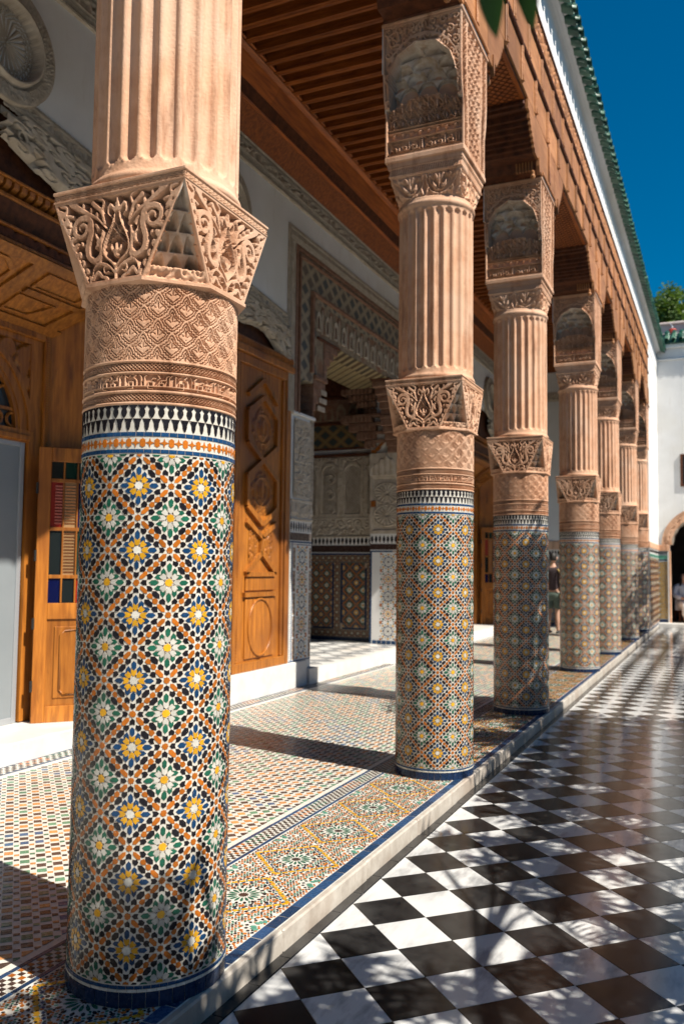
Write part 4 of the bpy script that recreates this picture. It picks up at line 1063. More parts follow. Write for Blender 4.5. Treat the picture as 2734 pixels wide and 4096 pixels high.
    for t0, t1 in ((0, .12), (.86, 1)): slab([(t0, -1), (t1, -1), (t1, 5.95-.49*t1), (t0, 5.95-.49*t0)], 0, .022)
    slab([(.12, 4.83), (.86, 4.62), (.86, 4.76), (.12, 4.97)], 0, .022); slab([(.44, 4.93), (.52, 4.91), (.50, 5.6), (.44, 5.6)], 0, .022); slab([(.12, 5.66), (.86, 5.32), (.86, 5.46), (.12, 5.86)], 0, .022)
    slab([(.12, 2.95), (.86, 3.1), (.86, 3.24), (.12, 3.1)], 0, .022)
    part('soffit_rail', b, DOORW)
    b = MB()
    def frame(poly, w=.035, h=.016):
        n = len(poly); c = (sum(p[0] for p in poly)/n, sum(p[1] for p in poly)/n)
        inn = [(p[0]+(c[0]-p[0])*w*3.2, p[1]+(c[1]-p[1])*w*3.2) for p in poly]
        for i in range(n): slab([poly[i], poly[(i+1) % n], inn[(i+1) % n], inn[i]], 0.001, h)
    frame([(.17, 3.35), (.17, 4.62), (.30, 4.74), (.66, 4.64), (.80, 4.46), (.80, 3.5)], .03); frame([(.16, 5.02), (.16, 5.56), (.40, 5.46), (.41, 4.95)]); frame([(.55, 4.90), (.55, 5.30), (.80, 5.10), (.81, 4.83)])
    part('soffit_panel', b, DOORW)
    # fanlight wall at x=-3.3
    xi = XW-.5
    b = MB(); b.box(xi-.08, xi, 5.27, 5.46, .16, 3.36); b.box(xi-.08, xi-.001, -1, 5.27, 2.42, 2.52); b.box(xi-.08, xi-.001, -1, 5.27, 3.24, 3.36); part('door_frame', b, DOORW)
    b = MB(); b.bbox(xi+.001, xi+.03, 5.405, 5.455, .16, 3.34, .004); b.bbox(xi+.001, xi+.03, 3, 5.40, 3.29, 3.345, .004); b.bbox(xi+.001, xi+.022, 3, 5.27, 2.43, 2.475, .004)
    for k in range(46): b.box(xi+.03, xi+.036, 5.41, 5.45, 2.4+k*.02, 2.412+k*.02)
    for k in range(60): b.box(xi+.03, xi+.036, 4.1+k*.02, 4.112+k*.02, 3.295, 3.335)
    part('beaded_moulding', b, DOORW)
    # spandrel carving and arch
    cy_, rz_, rad = 4.40, 2.52, .80
    nu, nv = 90, 70
    Yg, Zg = np.meshgrid(np.linspace(4.45, 5.40, nu), np.linspace(2.52, 3.28, nv)); rr = np.hypot((Yg-cy_)/1.07, (Zg-rz_)/.92)
    scr = scroll_tile(nu, nv, .8, 21, 4, .045, False)
    Hx = np.where(rr > rad, np.maximum(.1, scr), 0)
    outm = np.where(rr < rad, -1.2, Hx)
    me = relief('spandrel_carving', outm, lambda U, V, H: (xi-.035+.03*H, 4.45+.95*U, 2.52+.76*V), DOORW); obj('spandrel_carving', me, dt, (-XW, -4.4, -.15))
    b = MB()
    for r0, r1, x1_ in ((.80, .845, xi+.012), (.725, .80, xi-.004), (.69, .725, xi-.014)):
        pts0 = [(cy_+1.07*r0*math.cos(a), rz_+.92*r0*math.sin(a)) for a in np.linspace(0, PI/2+.4, 24)]; pts1 = [(cy_+1.07*r1*math.cos(a), rz_+.92*r1*math.sin(a)) for a in np.linspace(0, PI/2+.4, 24)]
        for i in range(23):
            q = [pts0[i], pts1[i], pts1[i+1], pts0[i+1]]; b.prism(q, 'x', xi-.06, x1_)
    part('fan_arch', b, DOORW)
    b = MB(); b.box(xi-.058, xi-.055, 3.4, 5.3, 2.52, 3.3); part('fan_glass', b, mat_glassdark)
    b = MB(); rg = random.Random(4)
    for a in (0.55, 1.05): b.tube([(xi-.045, cy_+.1*math.cos(a), rz_+.1*math.sin(a)), (xi-.045, cy_+.78*math.cos(a), rz_+.68*math.sin(a))], .014, 6)
    b.box(xi-.05, xi-.03, 3.5, 5.24, 2.66, 2.685)
    for k in range(5):
        yy = 4.50+k*.155
        b.tube([(xi-.042, yy+.055*math.cos(a), 2.59+.055*math.sin(a)) for a in np.linspace(0, 6.28, 12)], .013, 5)
    for q in range(16):
        a = rg.uniform(.1, 1.4); r = rg.uniform(.25, .62); cy0, cz0 = cy_+r*math.cos(a), rz_+.14+r*.85*math.sin(a); s = rg.choice((-1, 1)); a0 = rg.uniform(0, 6)
        b.tube([(xi-.042, cy0+.07*(1-t*.8)*math.cos(a0+s*5*t), cz0+.07*(1-t*.8)*math.sin(a0+s*5*t)) for t in np.linspace(0, 1, 10)], [.016*(1-.5*t) for t in np.linspace(0, 1, 10)], 5)
    part('fan_tracery', b, DOORW)
    # splayed reveal on the right
    def rv(t, z, h): return (xi+(XW-xi)*t-h*.7, 5.46+.49*t-h*.7, z)
    b = MB()
    def rslab(t0, t1, z0, z1, h0, h1):
        vs = [rv(t, z, h) for h in (h0, h1) for t, z in ((t0, z0), (t1, z0), (t1, z1), (t0, z1))]
        b.add(vs, [(3, 2, 1, 0), (4, 5, 6, 7), (0, 1, 5, 4), (1, 2, 6, 5), (2, 3, 7, 6), (3, 0, 4, 7)])
    rslab(0, 1.02, .16, 4.1, -.05, 0)
    for t0, t1, z0, z1 in ((0, .2, .16, 3.5), (.85, 1, .16, 3.5), (.2, .85, 3.2, 3.5), (.2, .85, 2.42, 2.55), (.2, .85, .16, .3)): rslab(t0, t1, z0, z1, .001, .02)
    rslab(.3, .76, 2.62, 3.12, .002, .014); part('reveal_panel', b, DOORW)
    # leaf folded out against the reveal
    lf = thing('glazed_door_leaf', 'open wooden door leaf with small coloured panes '+near, 'door', (xi+.09, dy+5.30, .15), 'glazed cedar door leaves', rotz=R_(47.5))
    W_, Hh_ = .62, 2.235
    b = MB(); b.bbox(0, .10, -.025, .025, 0, Hh_, .004); b.bbox(W_-.09, W_, -.025, .025, 0, Hh_, .004)
    for z0, z1 in ((0, .13), (.83, .96), (Hh_-.115, Hh_)): b.bbox(.101, W_-.091, -.024, .024, z0, z1, .003)
    b.build('stile_frame', DOORW, lf)
    b = MB(); b.box(.101, W_-.091, -.008, .008, .131, .829); b.bbox(.16, W_-.15, -.018, .018, .19, .77, .006); b.build('lower_panel', DOORW, lf)
    b = MB(); b.tube([(.21, -.022, .26), (.21, -.022, .70), (.24, -.022, .74), (W_-.23, -.022, .74), (W_-.20, -.022, .70), (W_-.20, -.022, .26), (W_-.23, -.022, .22), (.24, -.022, .22), (.21, -.022, .26)], .009, 6); b.build('panel_bead', DOORW, lf, smooth=True)
    xm = [.101, .265, .275, .42, .43, W_-.091]; b = MB()
    for x in (.30, .415): pass
    for x in (.195, .303, .411): b.bbox(x, x+.014, -.02, .02, .961, Hh_-.116, .003)
    rows = [(.961, 1.16), (1.19, 1.55), (1.58, 1.95), (1.98, Hh_-.116)]
    for z in (1.16, 1.55, 1.95): b.bbox(.102, W_-.092, -.019, .019, z, z+.03, .003)
    b.build('glazing_bar', DOORW, lf)
    cols = [['navyglass', 'darkglass', 'redglass', 'darkglass'], ['darkglass', 'amber', 'greenglass', 'amber'], ['redglass', 'amber', 'navyglass', 'amber'], ['darkglass', 'greenglass', 'darkglass', 'redglass']]
    for r, (z0, z1) in enumerate(rows):
        for q, (x0, x1) in enumerate(((.102, .194), (.210, .302), (.318, .410), (.426, W_-.092))):
            p = MB(); p.box(x0, x1, -.004, .004, z0, z1); p.build('pane', PANE[cols[r][q]], lf)
    for (x0, x1, z0, z1, m) in ((.135, .194, 1.60, 1.93, PANE['redglass']), (.212, .300, 1.60, 1.93, DOORW), (.212, .300, 1.20, 1.54, DOORW), (.428, W_-.095, 1.60, 1.93, DOORW)):
        p = MB(); n = 13
        for k in range(n): 
            z = z0+(z1-z0)*(k+.5)/n; p.add([(x0, -.006, z-.008), (x1, -.006, z-.008), (x1, -.014, z+.006), (x0, -.014, z+.006)], [(0, 1, 2, 3)])
        p.build('louvre', m, lf)
    b = MB()
    for z in (.25, .75, 1.3, 1.85): b.tube([(-.006, -.03, z), (-.006, -.03, z+.09)], .011, 8)
    b.build('hinge', IRON, lf)
    # pale partition inside
    if main:
        gp = thing('glass_partition', 'pale grey frosted partition with metal edge inside the left doorway', 'partition', (xi-.02, 5.26, .15))
        b = MB(); b.box(-.02, -.012, -2.2, -.05, 0, 2.26); b.build('sheet', GREYSHEET, gp); b = MB(); b.bbox(-.03, 0, -.05, -.005, 0, 2.27, .004); b.bbox(-.03, 0, -2.2, -.051, 2.23, 2.27, .004); b.bbox(-.03, 0, -2.2, -.051, 0, .05, .004); b.build('metal_edge', GREYP, gp)
        b = MB(); b.bbox(-.005, .02, -.62, -.38, 2.05, 2.14, .004); b.build('latch_box', IRON, gp)
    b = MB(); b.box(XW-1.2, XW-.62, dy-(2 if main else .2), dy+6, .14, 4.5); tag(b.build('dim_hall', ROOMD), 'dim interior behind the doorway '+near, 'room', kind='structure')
    # marble step
    st = MB(); st.bbox(XW-.6, XW+.055, dy-(2 if main else .2), dy+6.9, -.02, .15, .008); tag(st.build('marble_step', STEPM), 'low white marble step below the doorway '+near, 'step', group='white marble steps')
def glass(name, c, rough=.08):
    m = mat('pane_'+name, c, rough=rough, spec=.5); return m
mat_glassdark = glass('fan', (.02, .03, .035))
PANE = dict(darkglass=glass('dark', (.012, .016, .016)), navyglass=glass('navy', (.004, .006, .045)), greenglass=glass('green', (.008, .03, .022)), redglass=glass('red', (.26, .012, .003), .3), amber=glass('amber', (.34, .20, .09), .3))
GREYSHEET = mat('frosted_sheet', (.22, .245, .26), (.25, .275, .29), scale=1.5, rough=.35)
door_bay(0, True); door_bay(DY2, False)

# big studded leaf folded flat against the wall
bl = thing('carved_door_leaf', 'tall carved cedar door leaf with hexagon panels standing beside the tiled pier', 'door', (XW, 7.66, .30))
b = MB(); b.bbox(-.07, -.012, 0, 1.24, 0, 3.42, .004); b.build('leaf_board', DOORW, bl)
def bar(b, p, q, w, x0, x1):
    p, q = np.array(p), np.array(q); d = (q-p)/np.hypot(*(q-p)); n = np.array([-d[1], d[0]])*w/2
    b.prism([tuple(p-n), tuple(q-n), tuple(q+n), tuple(p+n)], 'x', x0, x1)
b = MB()
for y0, y1 in ((0, .06), (1.13, 1.24)): b.bbox(-.0115, .022, y0, y1, 0, 3.42, .004)
b.bbox(-.0115, .022, .061, 1.129, 3.32, 3.42, .004); b.bbox(-.0115, .022, .061, 1.129, 0, .10, .004); b.build('border_frame', DOORW, bl)
b = MB()
for y0 in (.07, 1.06): b.bbox(-.0115, .012, y0, y0+.05, .11, 3.30, .003)
for k in range(100):
    z = .14+k*.032
    b.box(.0125, .017, .083, .107, z, z+.016); b.box(.0125, .017, 1.073, 1.097, z, z+.016)
b.build('beaded_strip', DOORW, bl)
b = MB(); yc = .60; hw = .33
LV = [.10, 1.10, 1.22, 1.62, 1.78, 2.10, 2.35, 2.68, 2.85, 3.1]
hexc = [(1.93, .35), (2.62, .35)]
for zc, hz in ((1.95, .30), (2.66, .30)):
    pts = [(yc, zc+hz+.06), (yc+hw, zc+hz*.55), (yc+hw, zc-hz*.55), (yc, zc-hz-.06), (yc-hw, zc-hz*.55), (yc-hw, zc+hz*.55)]
    for i in range(6): bar(b, pts[i], pts[(i+1) % 6], .055, -.0115, .030+i*.0003)
for p, q in (((yc-hw, 1.62), (yc, 1.45)), ((yc+hw, 1.62), (yc, 1.45)), ((yc-hw, 1.05), (yc, 1.28)), ((yc+hw, 1.05), (yc, 1.28)), ((yc-.02, 1.28), (yc+.02, 1.46)), ((yc-hw, 1.04), (yc+hw, 1.04)), ((yc-hw-.03, .82), (yc+hw+.03, .82)), ((yc-hw, 3.00), (yc, 3.22)), ((yc+hw, 3.00), (yc, 3.22))):
    bar(b, p, q, .05, -.0115, .0275)
b.build('panel_bar', DOORW, bl)
for n, (zc, hz) in enumerate(((1.95, .20), (2.66, .20))):
    nu = 44; g = scroll_tile(nu, nu, 1.0, 30+n, 4, .035, False); Yg, Zg = np.meshgrid(np.linspace(-1, 1, nu), np.linspace(-1, 1, nu)); cc = Canvas(nu, nu, -1, 1, -1, 1)
    for s in (-1, 1): cc.stroke([(0, -.5), (s*.3, -.1), (s*.28, .25)], .09, .05)
    cc.leaf((0, -.35), (0, .55), .16); cc.stroke([(-.25, -.3), (.25, -.3)], .06); H = np.where(np.hypot(Yg, Zg) < .62, cc.H*1.2, np.where(np.hypot(Yg, Zg) < .7, .9, g*.8))
    H = np.where((np.abs(Yg)+np.abs(Zg)*.9) > 1.05, 0, H)
    obj('hexagon_carving', relief('hexagon_carving', H, lambda U, V, H: (-.008+.02*H, yc+(U*2-1)*.27, zc+(V*2-1)*(hz+.05)), DOORW), bl)
for s in (-1, 1):
    g = scroll_tile(26, 40, 1.5, 40+s, 3, .05, False); obj('side_carving', relief('side_carving', g, lambda U, V, H: (-.008+.015*H, yc+s*.17+(U*2-1)*.085, 1.36+(V*2-1)*.2), DOORW), bl)
b = MB(); pts = [(.010, yc+.26*math.cos(a), .46+.31*math.sin(a)) for a in np.linspace(0, 2*PI, 40)]; b.tube(pts, .014, 6, cap=False); b.build('oval_bead', DOORW, bl, smooth=True)
b = MB(); b.bbox(-.0115, .006, yc-.32, yc+.32, .13, .78, .004); b.build('oval_panel', DOORW, bl)
b = MB(); b.bbox(-.0115, .008, yc-.32, yc+.32, .86, 1.01, .006); b.build('mid_panel', DOORW, bl)
b = MB(); b.bbox(-.08, .06, -.05, 1.26, 3.425, 3.50, .006); b.bbox(-.08, .035, -.05, 1.26, 3.50, 3.60, .004)
for k in range(40): b.box(.035, .05, -.03+k*.032, -.012+k*.032, 3.53, 3.575)
b.build('cornice', DOORW, bl)
b = MB(); b.box(XW-.12, XW-.085, 5.9, 8.9, .3, 4.3); tag(b.build('dark_boarding', DARKW), 'dark wooden boarding above the carved door leaf', 'panelling')
b = MB(); b.bbox(XW-.5, XW+.052, 6.91, 9.36, -.02, .298, .006); tag(b.build('marble_plinth', STEPM), 'white marble plinth block under the carved door leaf and tiled pier', 'plinth')
# ------------------------------------------------------------------ painted portal and the tiled room behind it
def lattice_mat(name, c1, c2, c3, sy, sz, ang=0.5):
    """painted diamond lattice (flat print) on the boards, laid on the y-z plane"""
    m = bpy.data.materials.new(name); m.use_nodes = True; nt = m.node_tree; bs = nt.nodes['Principled BSDF']; L = nt.links.new
    geo = N(nt, 'ShaderNodeNewGeometry'); sx = N(nt, 'ShaderNodeSeparateXYZ'); L(geo.outputs['Position'], sx.inputs[0])
    def M(op, a, b=None):
        n = N(nt, 'ShaderNodeMath', operation=op)
        for i, q in enumerate((a, b)):
            if q is None: continue
            if isinstance(q, (int, float)): n.inputs[i].default_value = q
            else: L(q, n.inputs[i])
        return n.outputs[0]
    y = M('ADD', sx.outputs[1], M('MULTIPLY', sx.outputs[0], 1.0)); z = sx.outputs[2]
    p = M('ADD', M('MULTIPLY', y, sy), M('MULTIPLY', z, sz)); q = M('SUBTRACT', M('MULTIPLY', y, sy), M('MULTIPLY', z, sz))
    a = M('ABSOLUTE', M('SUBTRACT', M('FRACT', M('ADD', p, 200)), .5)); b_ = M('ABSOLUTE', M('SUBTRACT', M('FRACT', M('ADD', q, 200)), .5))
    mxm = M('MAXIMUM', a, b_); inside = M('LESS_THAN', mxm, .30); line = M('GREATER_THAN', mxm, .43)
    cb = N(nt, 'ShaderNodeCombineXYZ'); L(M('FLOOR', M('ADD', p, 200)), cb.inputs[0]); L(M('FLOOR', M('ADD', q, 200)), cb.inputs[1]); w = N(nt, 'ShaderNodeTexWhiteNoise'); L(cb.outputs[0], w.inputs[0])
    mxa = N(nt, 'ShaderNodeMix', data_type='RGBA'); L(w.outputs['Value'], mxa.inputs[0]); mxa.inputs[6].default_value = (*c2, 1); mxa.inputs[7].default_value = (c2[0]*.55, c2[1]*.8, c2[2]*1.1, 1)
    m1 = N(nt, 'ShaderNodeMix', data_type='RGBA'); L(inside, m1.inputs[0]); m1.inputs[6].default_value = (*c1, 1); L(mxa.outputs[2], m1.inputs[7])
    m2 = N(nt, 'ShaderNodeMix', data_type='RGBA'); L(line, m2.inputs[0]); L(m1.outputs[2], m2.inputs[6]); m2.inputs[7].default_value = (*c3, 1)
    nz = N(nt, 'ShaderNodeTexNoise', Scale=6.0, Detail=5.0); L(geo.outputs['Position'], nz.inputs['Vector']); mr = N(nt, 'ShaderNodeMapRange'); mr.inputs[3].default_value = .65; mr.inputs[4].default_value = 1.2; L(nz.outputs['Fac'], mr.inputs[0])
    hv = N(nt, 'ShaderNodeHueSaturation'); L(m2.outputs[2], hv.inputs['Color']); L(mr.outputs[0], hv.inputs['Value']); L(hv.outputs[0], bs.inputs['Base Color'])
    bs.inputs['Roughness'].default_value = .75; bs.inputs['Specular IOR Level'].default_value = .25
    return m
LATT = lattice_mat('painted_lattice', (.31, .25, .175), (.17, .13, .095), (.37, .31, .215), 3.4, 4.2)
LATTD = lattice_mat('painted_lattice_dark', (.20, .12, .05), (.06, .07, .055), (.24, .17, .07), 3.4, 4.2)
LATTY = lattice_mat('painted_yellow', (.26, .19, .085), (.10, .055, .03), (.32, .26, .15), 5.5, 8.5)
pt = thing('painted_portal', 'tall painted wooden portal with stepped corbels and carved frame on the rear wall', 'portal', (XW, 8.9, .2))
def pobj(name, b, m, parent=pt, smooth=False):
    o = b.build(name, m, None, smooth); o.parent = parent; o.location = -Vector((XW, 8.9, .2)) if parent is pt else (0, 0, 0); return o
PY0, PY1 = 8.80, 12.90
b = MB()     # outer carved plaster frame
b.box(XW-.3, XW+.02, PY0, 8.975, 3.26, 5.545); b.box(XW-.3, XW+.02, PY0, PY1, 5.36, 5.545) if False else b.box(XW-.3, XW+.02, 8.976, PY1, 5.36, 5.545)
pobj('frame_core', b, PLAST)
H = np.vstack([braid_band(1200, 7, 110), np.ones((2, 1200)), kufic_band(1200, 18, 60., 3, 60), np.ones((2, 1200)), braid_band(1200, 7, 110)])
o = relief('frame_carving', H, lambda U, V, h: (XW+.034-.012*(1-h), PY0+.02+(PY1-PY0-.04)*U, 5.375+.155*V), PLAST, None); o = obj('frame_carving', o, pt, (-XW, -8.9, -.2))
o = relief('frame_carving', H[:, :700], lambda U, V, h: (XW+.034-.012*(1-h), 8.815+.145*V, 5.36-(5.36-3.27)*U), PLAST, None); obj('frame_carving', o, pt, (-XW, -8.9, -.2))
b = MB()
for k, (y, z, w) in enumerate(((8.976, 5.352, .06), (9.075, 5.26, .035), (9.43, 4.905, .05))):
    b.bbox(XW-.02, XW+.03+.006*k, y, y+w, 3.28 if k < 2 else 3.86, z, .006); b.bbox(XW-.02, XW+.029+.006*k, y+w+.0005, PY1, z-w*.9, z-.0005, .006)
pobj('frame_moulding', b, REDW)
b = MB(); b.box(XW-.3, XW-.004, 9.04, 9.60, 3.74, 5.32); b.box(XW-.3, XW-.004, 9.60, PY1, 4.80, 5.32); pobj('lattice_board', b, LATT)
b = MB(); b.box(XW-.3, XW-.010, 9.50, 9.95, 3.86, 4.82); b.box(XW-.3, XW-.010, 9.951, PY1, 4.37, 4.80); pobj('arcade_board', b, PAINTW)
b = MB()     # little niches along the arcade board
def arch_pts(y, z0, w, h, n=7): return [(y-w, z0), (y+w, z0)]+[(y+w*math.cos(a), z0+h+w*1.3*math.sin(a)) for a in np.linspace(0, PI, n)]
for k in range(13):
    y = 9.66+k*.262
    b.cur = 0; o1, i1 = arch_pts(y, 4.45 if y > 9.95 else 4.45, .060, .17, 9), arch_pts(y, 4.47, .036, .13, 9)
    for i in range(len(o1)): b.prism([o1[i], o1[(i+1) % len(o1)], i1[(i+1) % len(i1)], i1[i]], 'x', XW-.011, XW+.010)
    b.cur = 1; b.prism(i1, 'x', XW-.011, XW-.008)
    b.cur = 0; b.bbox(XW-.011, XW+.006, y+.095, y+.12, 4.43, 4.74, .003); b.cur = 2; b.prism(arch_pts(y+.131, 4.71, .045, .03, 7), 'x', XW-.011, XW-.003)
pobj('niche_arcade', b, [PLAST, DARKW, REDW])
def corbel(y0, y1, z0, z1, depth0, depth1, side):
    """stepped stalactite corbel at the side of the opening"""
    b = MB(); n = 5; sg = 1 if side > 0 else -1
    for k in range(n):
        t0, t1 = k/n, (k+1)/n; yy = (y1-y0)*(t1**1.6)
        a, c = (y0, y0+sg*yy) if sg > 0 else (y0-yy, y0)
        b.bbox(XW-.29, XW-.001+.002*k, a, c, z0+(z1-z0)*t0, z0+(z1-z0)*t1-.001, .008)
    return b
for sg, yb in ((1, 9.53), (-1, 12.90)):
    b = corbel(yb, yb+.34, 3.30, 3.80, 0, 0, sg); pobj('lower_corbel', b, REDW)
    b = MB(); y0_, y1_ = sorted((yb, yb+sg*.36)); b.bbox(XW-.3, XW+.035, y0_, y1_, 3.801, 3.86, .008); pobj('corbel_moulding', b, REDW)
    b = corbel(yb+sg*.30, yb+sg*.30+.42, 3.862, 4.34, 0, 0, sg); pobj('upper_corbel', b, REDW)
    b = MB(); y0_, y1_ = sorted((yb+sg*.1, yb+sg*.78)); b.bbox(XW-.3, XW+.02, y0_, y1_, 4.341, 4.372, .006); pobj('corbel_moulding', b, DARKW)
    for r in range(3):
        for q in range(4):
            y = yb+sg*(.14+.05*r+q*.055); z = 3.42+.11*r
            if r*.05+q*.055 < .24: b = MB(); b.prism(arch_pts(y, z, .022, .04, 7), 'x', XW-.002, XW+.012); pobj('stalactite', b, PLAST)
b = MB(); b.box(XW-.9, XW-.30, 9.55, 12.9, 4.376, 4.43); b.box(XW-.298, XW-.012, 10.3, 12.2, 4.36, 4.369); pobj('painted_soffit', b, LATTY)
# piers either side: plaster panel over zellige dado
def arabesque_panel(name, y0, y1, z0, z1, x, seed, parent, off, m=PLAST, res=120, dep=.016, k=5):
    asp = (z1-z0)/(y1-y0); nu = res; nv = int(res*asp); Hh = scroll_tile(nu, nv, asp, seed, k, .10/k*1.3, False); U, V = np.meshgrid(np.linspace(0, 1, nu), np.linspace(0, asp, nv))
    e = np.minimum(np.minimum(U, 1-U), np.minimum(V, asp-V)); ch = np.minimum(np.minimum(U, 1-U)+np.minimum(V, asp-V)-.18, e)
    Hh = np.where(ch < .03, .0, Hh); Hh = np.maximum(Hh, sstep(.02, .008, np.abs(ch-.04))*1.1); Hh = np.where(e < .035, 1.0, np.where(ch < .02, .55+.45*Hh, Hh))
    me = relief(name, Hh, lambda U, V, h: (x-dep*(1-h), y0+(y1-y0)*U, z0+(z1-z0)*V), m); return obj(name, me, parent, off)
def dado_flat(y0, y1, z0, z1, a):
    out = []
    for i in range(int((y1-y0)/a)+2):
        for j in range(int((z1-z0)/a)+2):
            for p, c in CELL:
                q = np.c_[y0+(p[:, 0]+i)*a, z0+(p[:, 1]+j)*a]; q = clip_u(q, y0, y1)
                if q is None: continue
                q = clip_v(q, z0, z1)
                if q is not None and abs(area2(q)) > 2e-5: out.append((q, c))
    return out
def rosette_dado(yc, z0, z1, w, n):
    """a column of big rosettes in a bordered panel"""
    out = []; h = (z1-z0)/n; cc = ['yellow', 'green', 'orange', 'white']
    for j in range(n):
        o = np.array([yc, z0+h*(j+.5)]); r = min(w, h)*.5; c1, c2 = (('green', 'yellow') if j % 2 else ('yellow', 'white'))
        out.append((star_pts(r*.13, r*.10)+o, C_['black']))
        for k in range(8):
            a = k*PI/4; out.append((rot2([(r*.15, 0), (r*.25, r*.08), (r*.36, r*.08), (r*.42, 0), (r*.36, -r*.08), (r*.25, -r*.08)], a)+o, C_[c2])); out.append((rot2([(r*.46, 0), (r*.54, r*.09), (r*.66, r*.09), (r*.72, 0), (r*.66, -r*.09), (r*.54, -r*.09)], a)+o, C_['blue' if j % 2 == 0 else 'orange'])); 
            out.append((rot2([(r*.44, 0), (r*.54, r*.08), (r*.64, r*.08), (r*.56, 0), (r*.64, -r*.08), (r*.54, -r*.08)], a+PI/8)+o, C_['black']))
            out.append((rot2([(r*.76, 0), (r*.82, r*.13), (r*.93, r*.15), (r*.96, 0), (r*.93, -r*.15), (r*.82, -r*.13)], a)+o, C_[c1])); out.append((rot2([(r*.72, 0), (r*.80, r*.08), (r*.90, 0), (r*.80, -r*.08)], a+PI/8)+o, C_['green' if j % 2 == 0 else 'orange']))
        for sx in (-1, 1):
            for sy in (-1, 1): out.append((star_pts(r*.16, r*.10)+o+np.array([sx*r*.92, sy*h*.46]), C_['orange'])); out.append((star_pts(r*.09, r*.07, 4)+o+np.array([sx*r*.70, sy*h*.43]), C_['black'])); out.append((star_pts(r*.08, r*.06, 4)+o+np.array([sx*r*.95, sy*h*.30]), C_['blue']))
    return [q for q in ((clip_u(p, yc-w/2, yc+w/2), c) for p, c in out) if q[0] is not None]
def merl_row(y0, y1, z0, z1, n, col='black'):
    p = (y1-y0)/n; H = z1-z0; sh = [(-.10, 1), (.10, 1), (.14, .86), (.36, .62), (.30, .3), (.12, .12), (0, 0), (-.12, .12), (-.30, .3), (-.36, .62), (-.14, .86)]
    return [(np.array([(y0+(i+.5+x)*p, z0+(1-y)*H) for x, y in sh]), C_[col]) for i in range(n)]
xmap = lambda x: (lambda u, v, h: (x+h, u, v))
def pier(y0, y1, label, seed):
    t = thing('tiled_pier', label, 'pier', (XW, y0, .295), 'tiled piers of the portal'); off = (-XW, -y0, -.295)
    b = MB(); b.box(XW-.3, XW-.001, y0, y1, .2, 3.26); b.bbox(XW-.3, XW+.03, y0-.003, y1+.02, 3.262, 3.30, .006); o = b.build('pier_body', WHITE, t); o.location = off
    b = MB(); b.bbox(XW-.002, XW+.012, y0, y1, 2.215, 2.24, .003); b.bbox(XW-.002, XW+.014, y0, y1, 1.985, 2.01, .003); o = b.build('moulding', PLAST, t); o.location = off
    arabesque_panel('carved_panel', y0+.05, y1-.09, 2.26, 3.22, XW+.016, seed, t, off, k=4)
    arabesque_panel('carved_strip', y1-.085, y1, 2.245, 3.255, XW+.014, seed+1, t, off, k=2, res=30)
    H = scroll_tile(160, 34, .26, seed+2, 5, .03, False); obj('carved_band', relief('carved_band', H, lambda U, V, h: (XW+.012-.010*(1-h), y0+(y1-y0)*U, 2.02+.185*V), PLAST), t, off)
    P = merl_row(y0, y1, 1.85, 1.975, 9)+[(np.array([(y0, 1.745), (y1, 1.745), (y1, 1.835), (y0, 1.835)]), C_['brown'])]
    P += long_row(y0, y1, 1.715, 1.735, .02, 'blue', .0) + [(np.array([(y0+.055, .31), (y0+.075, .31), (y0+.075, 1.715), (y0+.055, 1.715)]), C_['blue'])]
    P += [(np.array([(y0+.015+q, z), (y0+.03+q, z), (y0+.03+q, z+.013), (y0+.015+q, z+.013)]), C_['green' if k % 2 else 'blue']) for k in range(58) for q in (0,) for z in (.32+k*.024,)]
    P += [(np.array([(y0+.085, 1.69), (y1-.01, 1.69), (y1-.01, 1.70), (y0+.085, 1.70)]), C_['blue']), (np.array([(y0, .297), (y1, .297), (y1, .312), (y0, .312)]), C_['blue'])]
    P += rosette_dado((y0+y1)/2+.04, .325, 1.68, .46, 5)
    for zz in (.325, .59, .86, 1.13, 1.41): P += dado_flat(y0+.09, y0+.15, zz, zz+.25, .11)+dado_flat(y1-.06, y1-.01, zz, zz+.25, .11)
    stuff(obj('zellige_dado', pieces_mesh('zellige_dado', P, xmap(XW), gh=.0006), t, off))
pier(8.955, 9.535, 'tiled and carved plaster pier left of the portal, half in sun', 61)
pier(12.96, 13.54, 'tiled and carved plaster pier right of the portal, behind the second column', 71)
# the room behind: floor, threshold, far side wall
b = MB(); b.box(-7.5, XW+.08, 9.365, 12.9, -.02, .19); tag(b.build('threshold_platform', STEPM), 'white marble threshold platform leading into the tiled room', 'platform')
b = MB()
for k in range(9):
    for q in range(9): b.add([(-3.0-.45*k+dx*.42*.5, 9.9+.36*q+(.18 if k % 2 else 0)+dy*.34*.5, .194) for dx, dy in ((-1, 0), (0, -1), (1, 0), (0, 1))], [(0, 1, 2, 3)])
tag(b.build('paving', WMARB), 'veined marble paving diamonds on the floor of the tiled room', 'paving', kind='structure')
iw = thing('tiled_room_wall', 'side wall of the tiled room with zellige panels, carved plaster arches and painted wood', 'wall', (-4.4, 13.2, .19)); ioff = (4.4, -13.2, -.19)
def iobj(name, b, m, smooth=False): o = b.build(name, m, iw, smooth); o.location = ioff; return o
YI = 13.2
b = MB(); b.box(-7.5, -3.1, YI, YI+.2, .15, 4.7); b.box(-7.6, -7.4, 9.3, YI, .15, 6); iobj('wall_body', b, WHITE)
b = MB(); b.box(-7.4, XW-.31, 9.3, YI, 4.95, 5.0); b.box(-7.4, XW-.31, 9.20, 9.3, .2, 5.0); iobj('dark_ceiling', b, DARKW)
ymap = lambda y: (lambda u, v, h: (u, y-h, v))
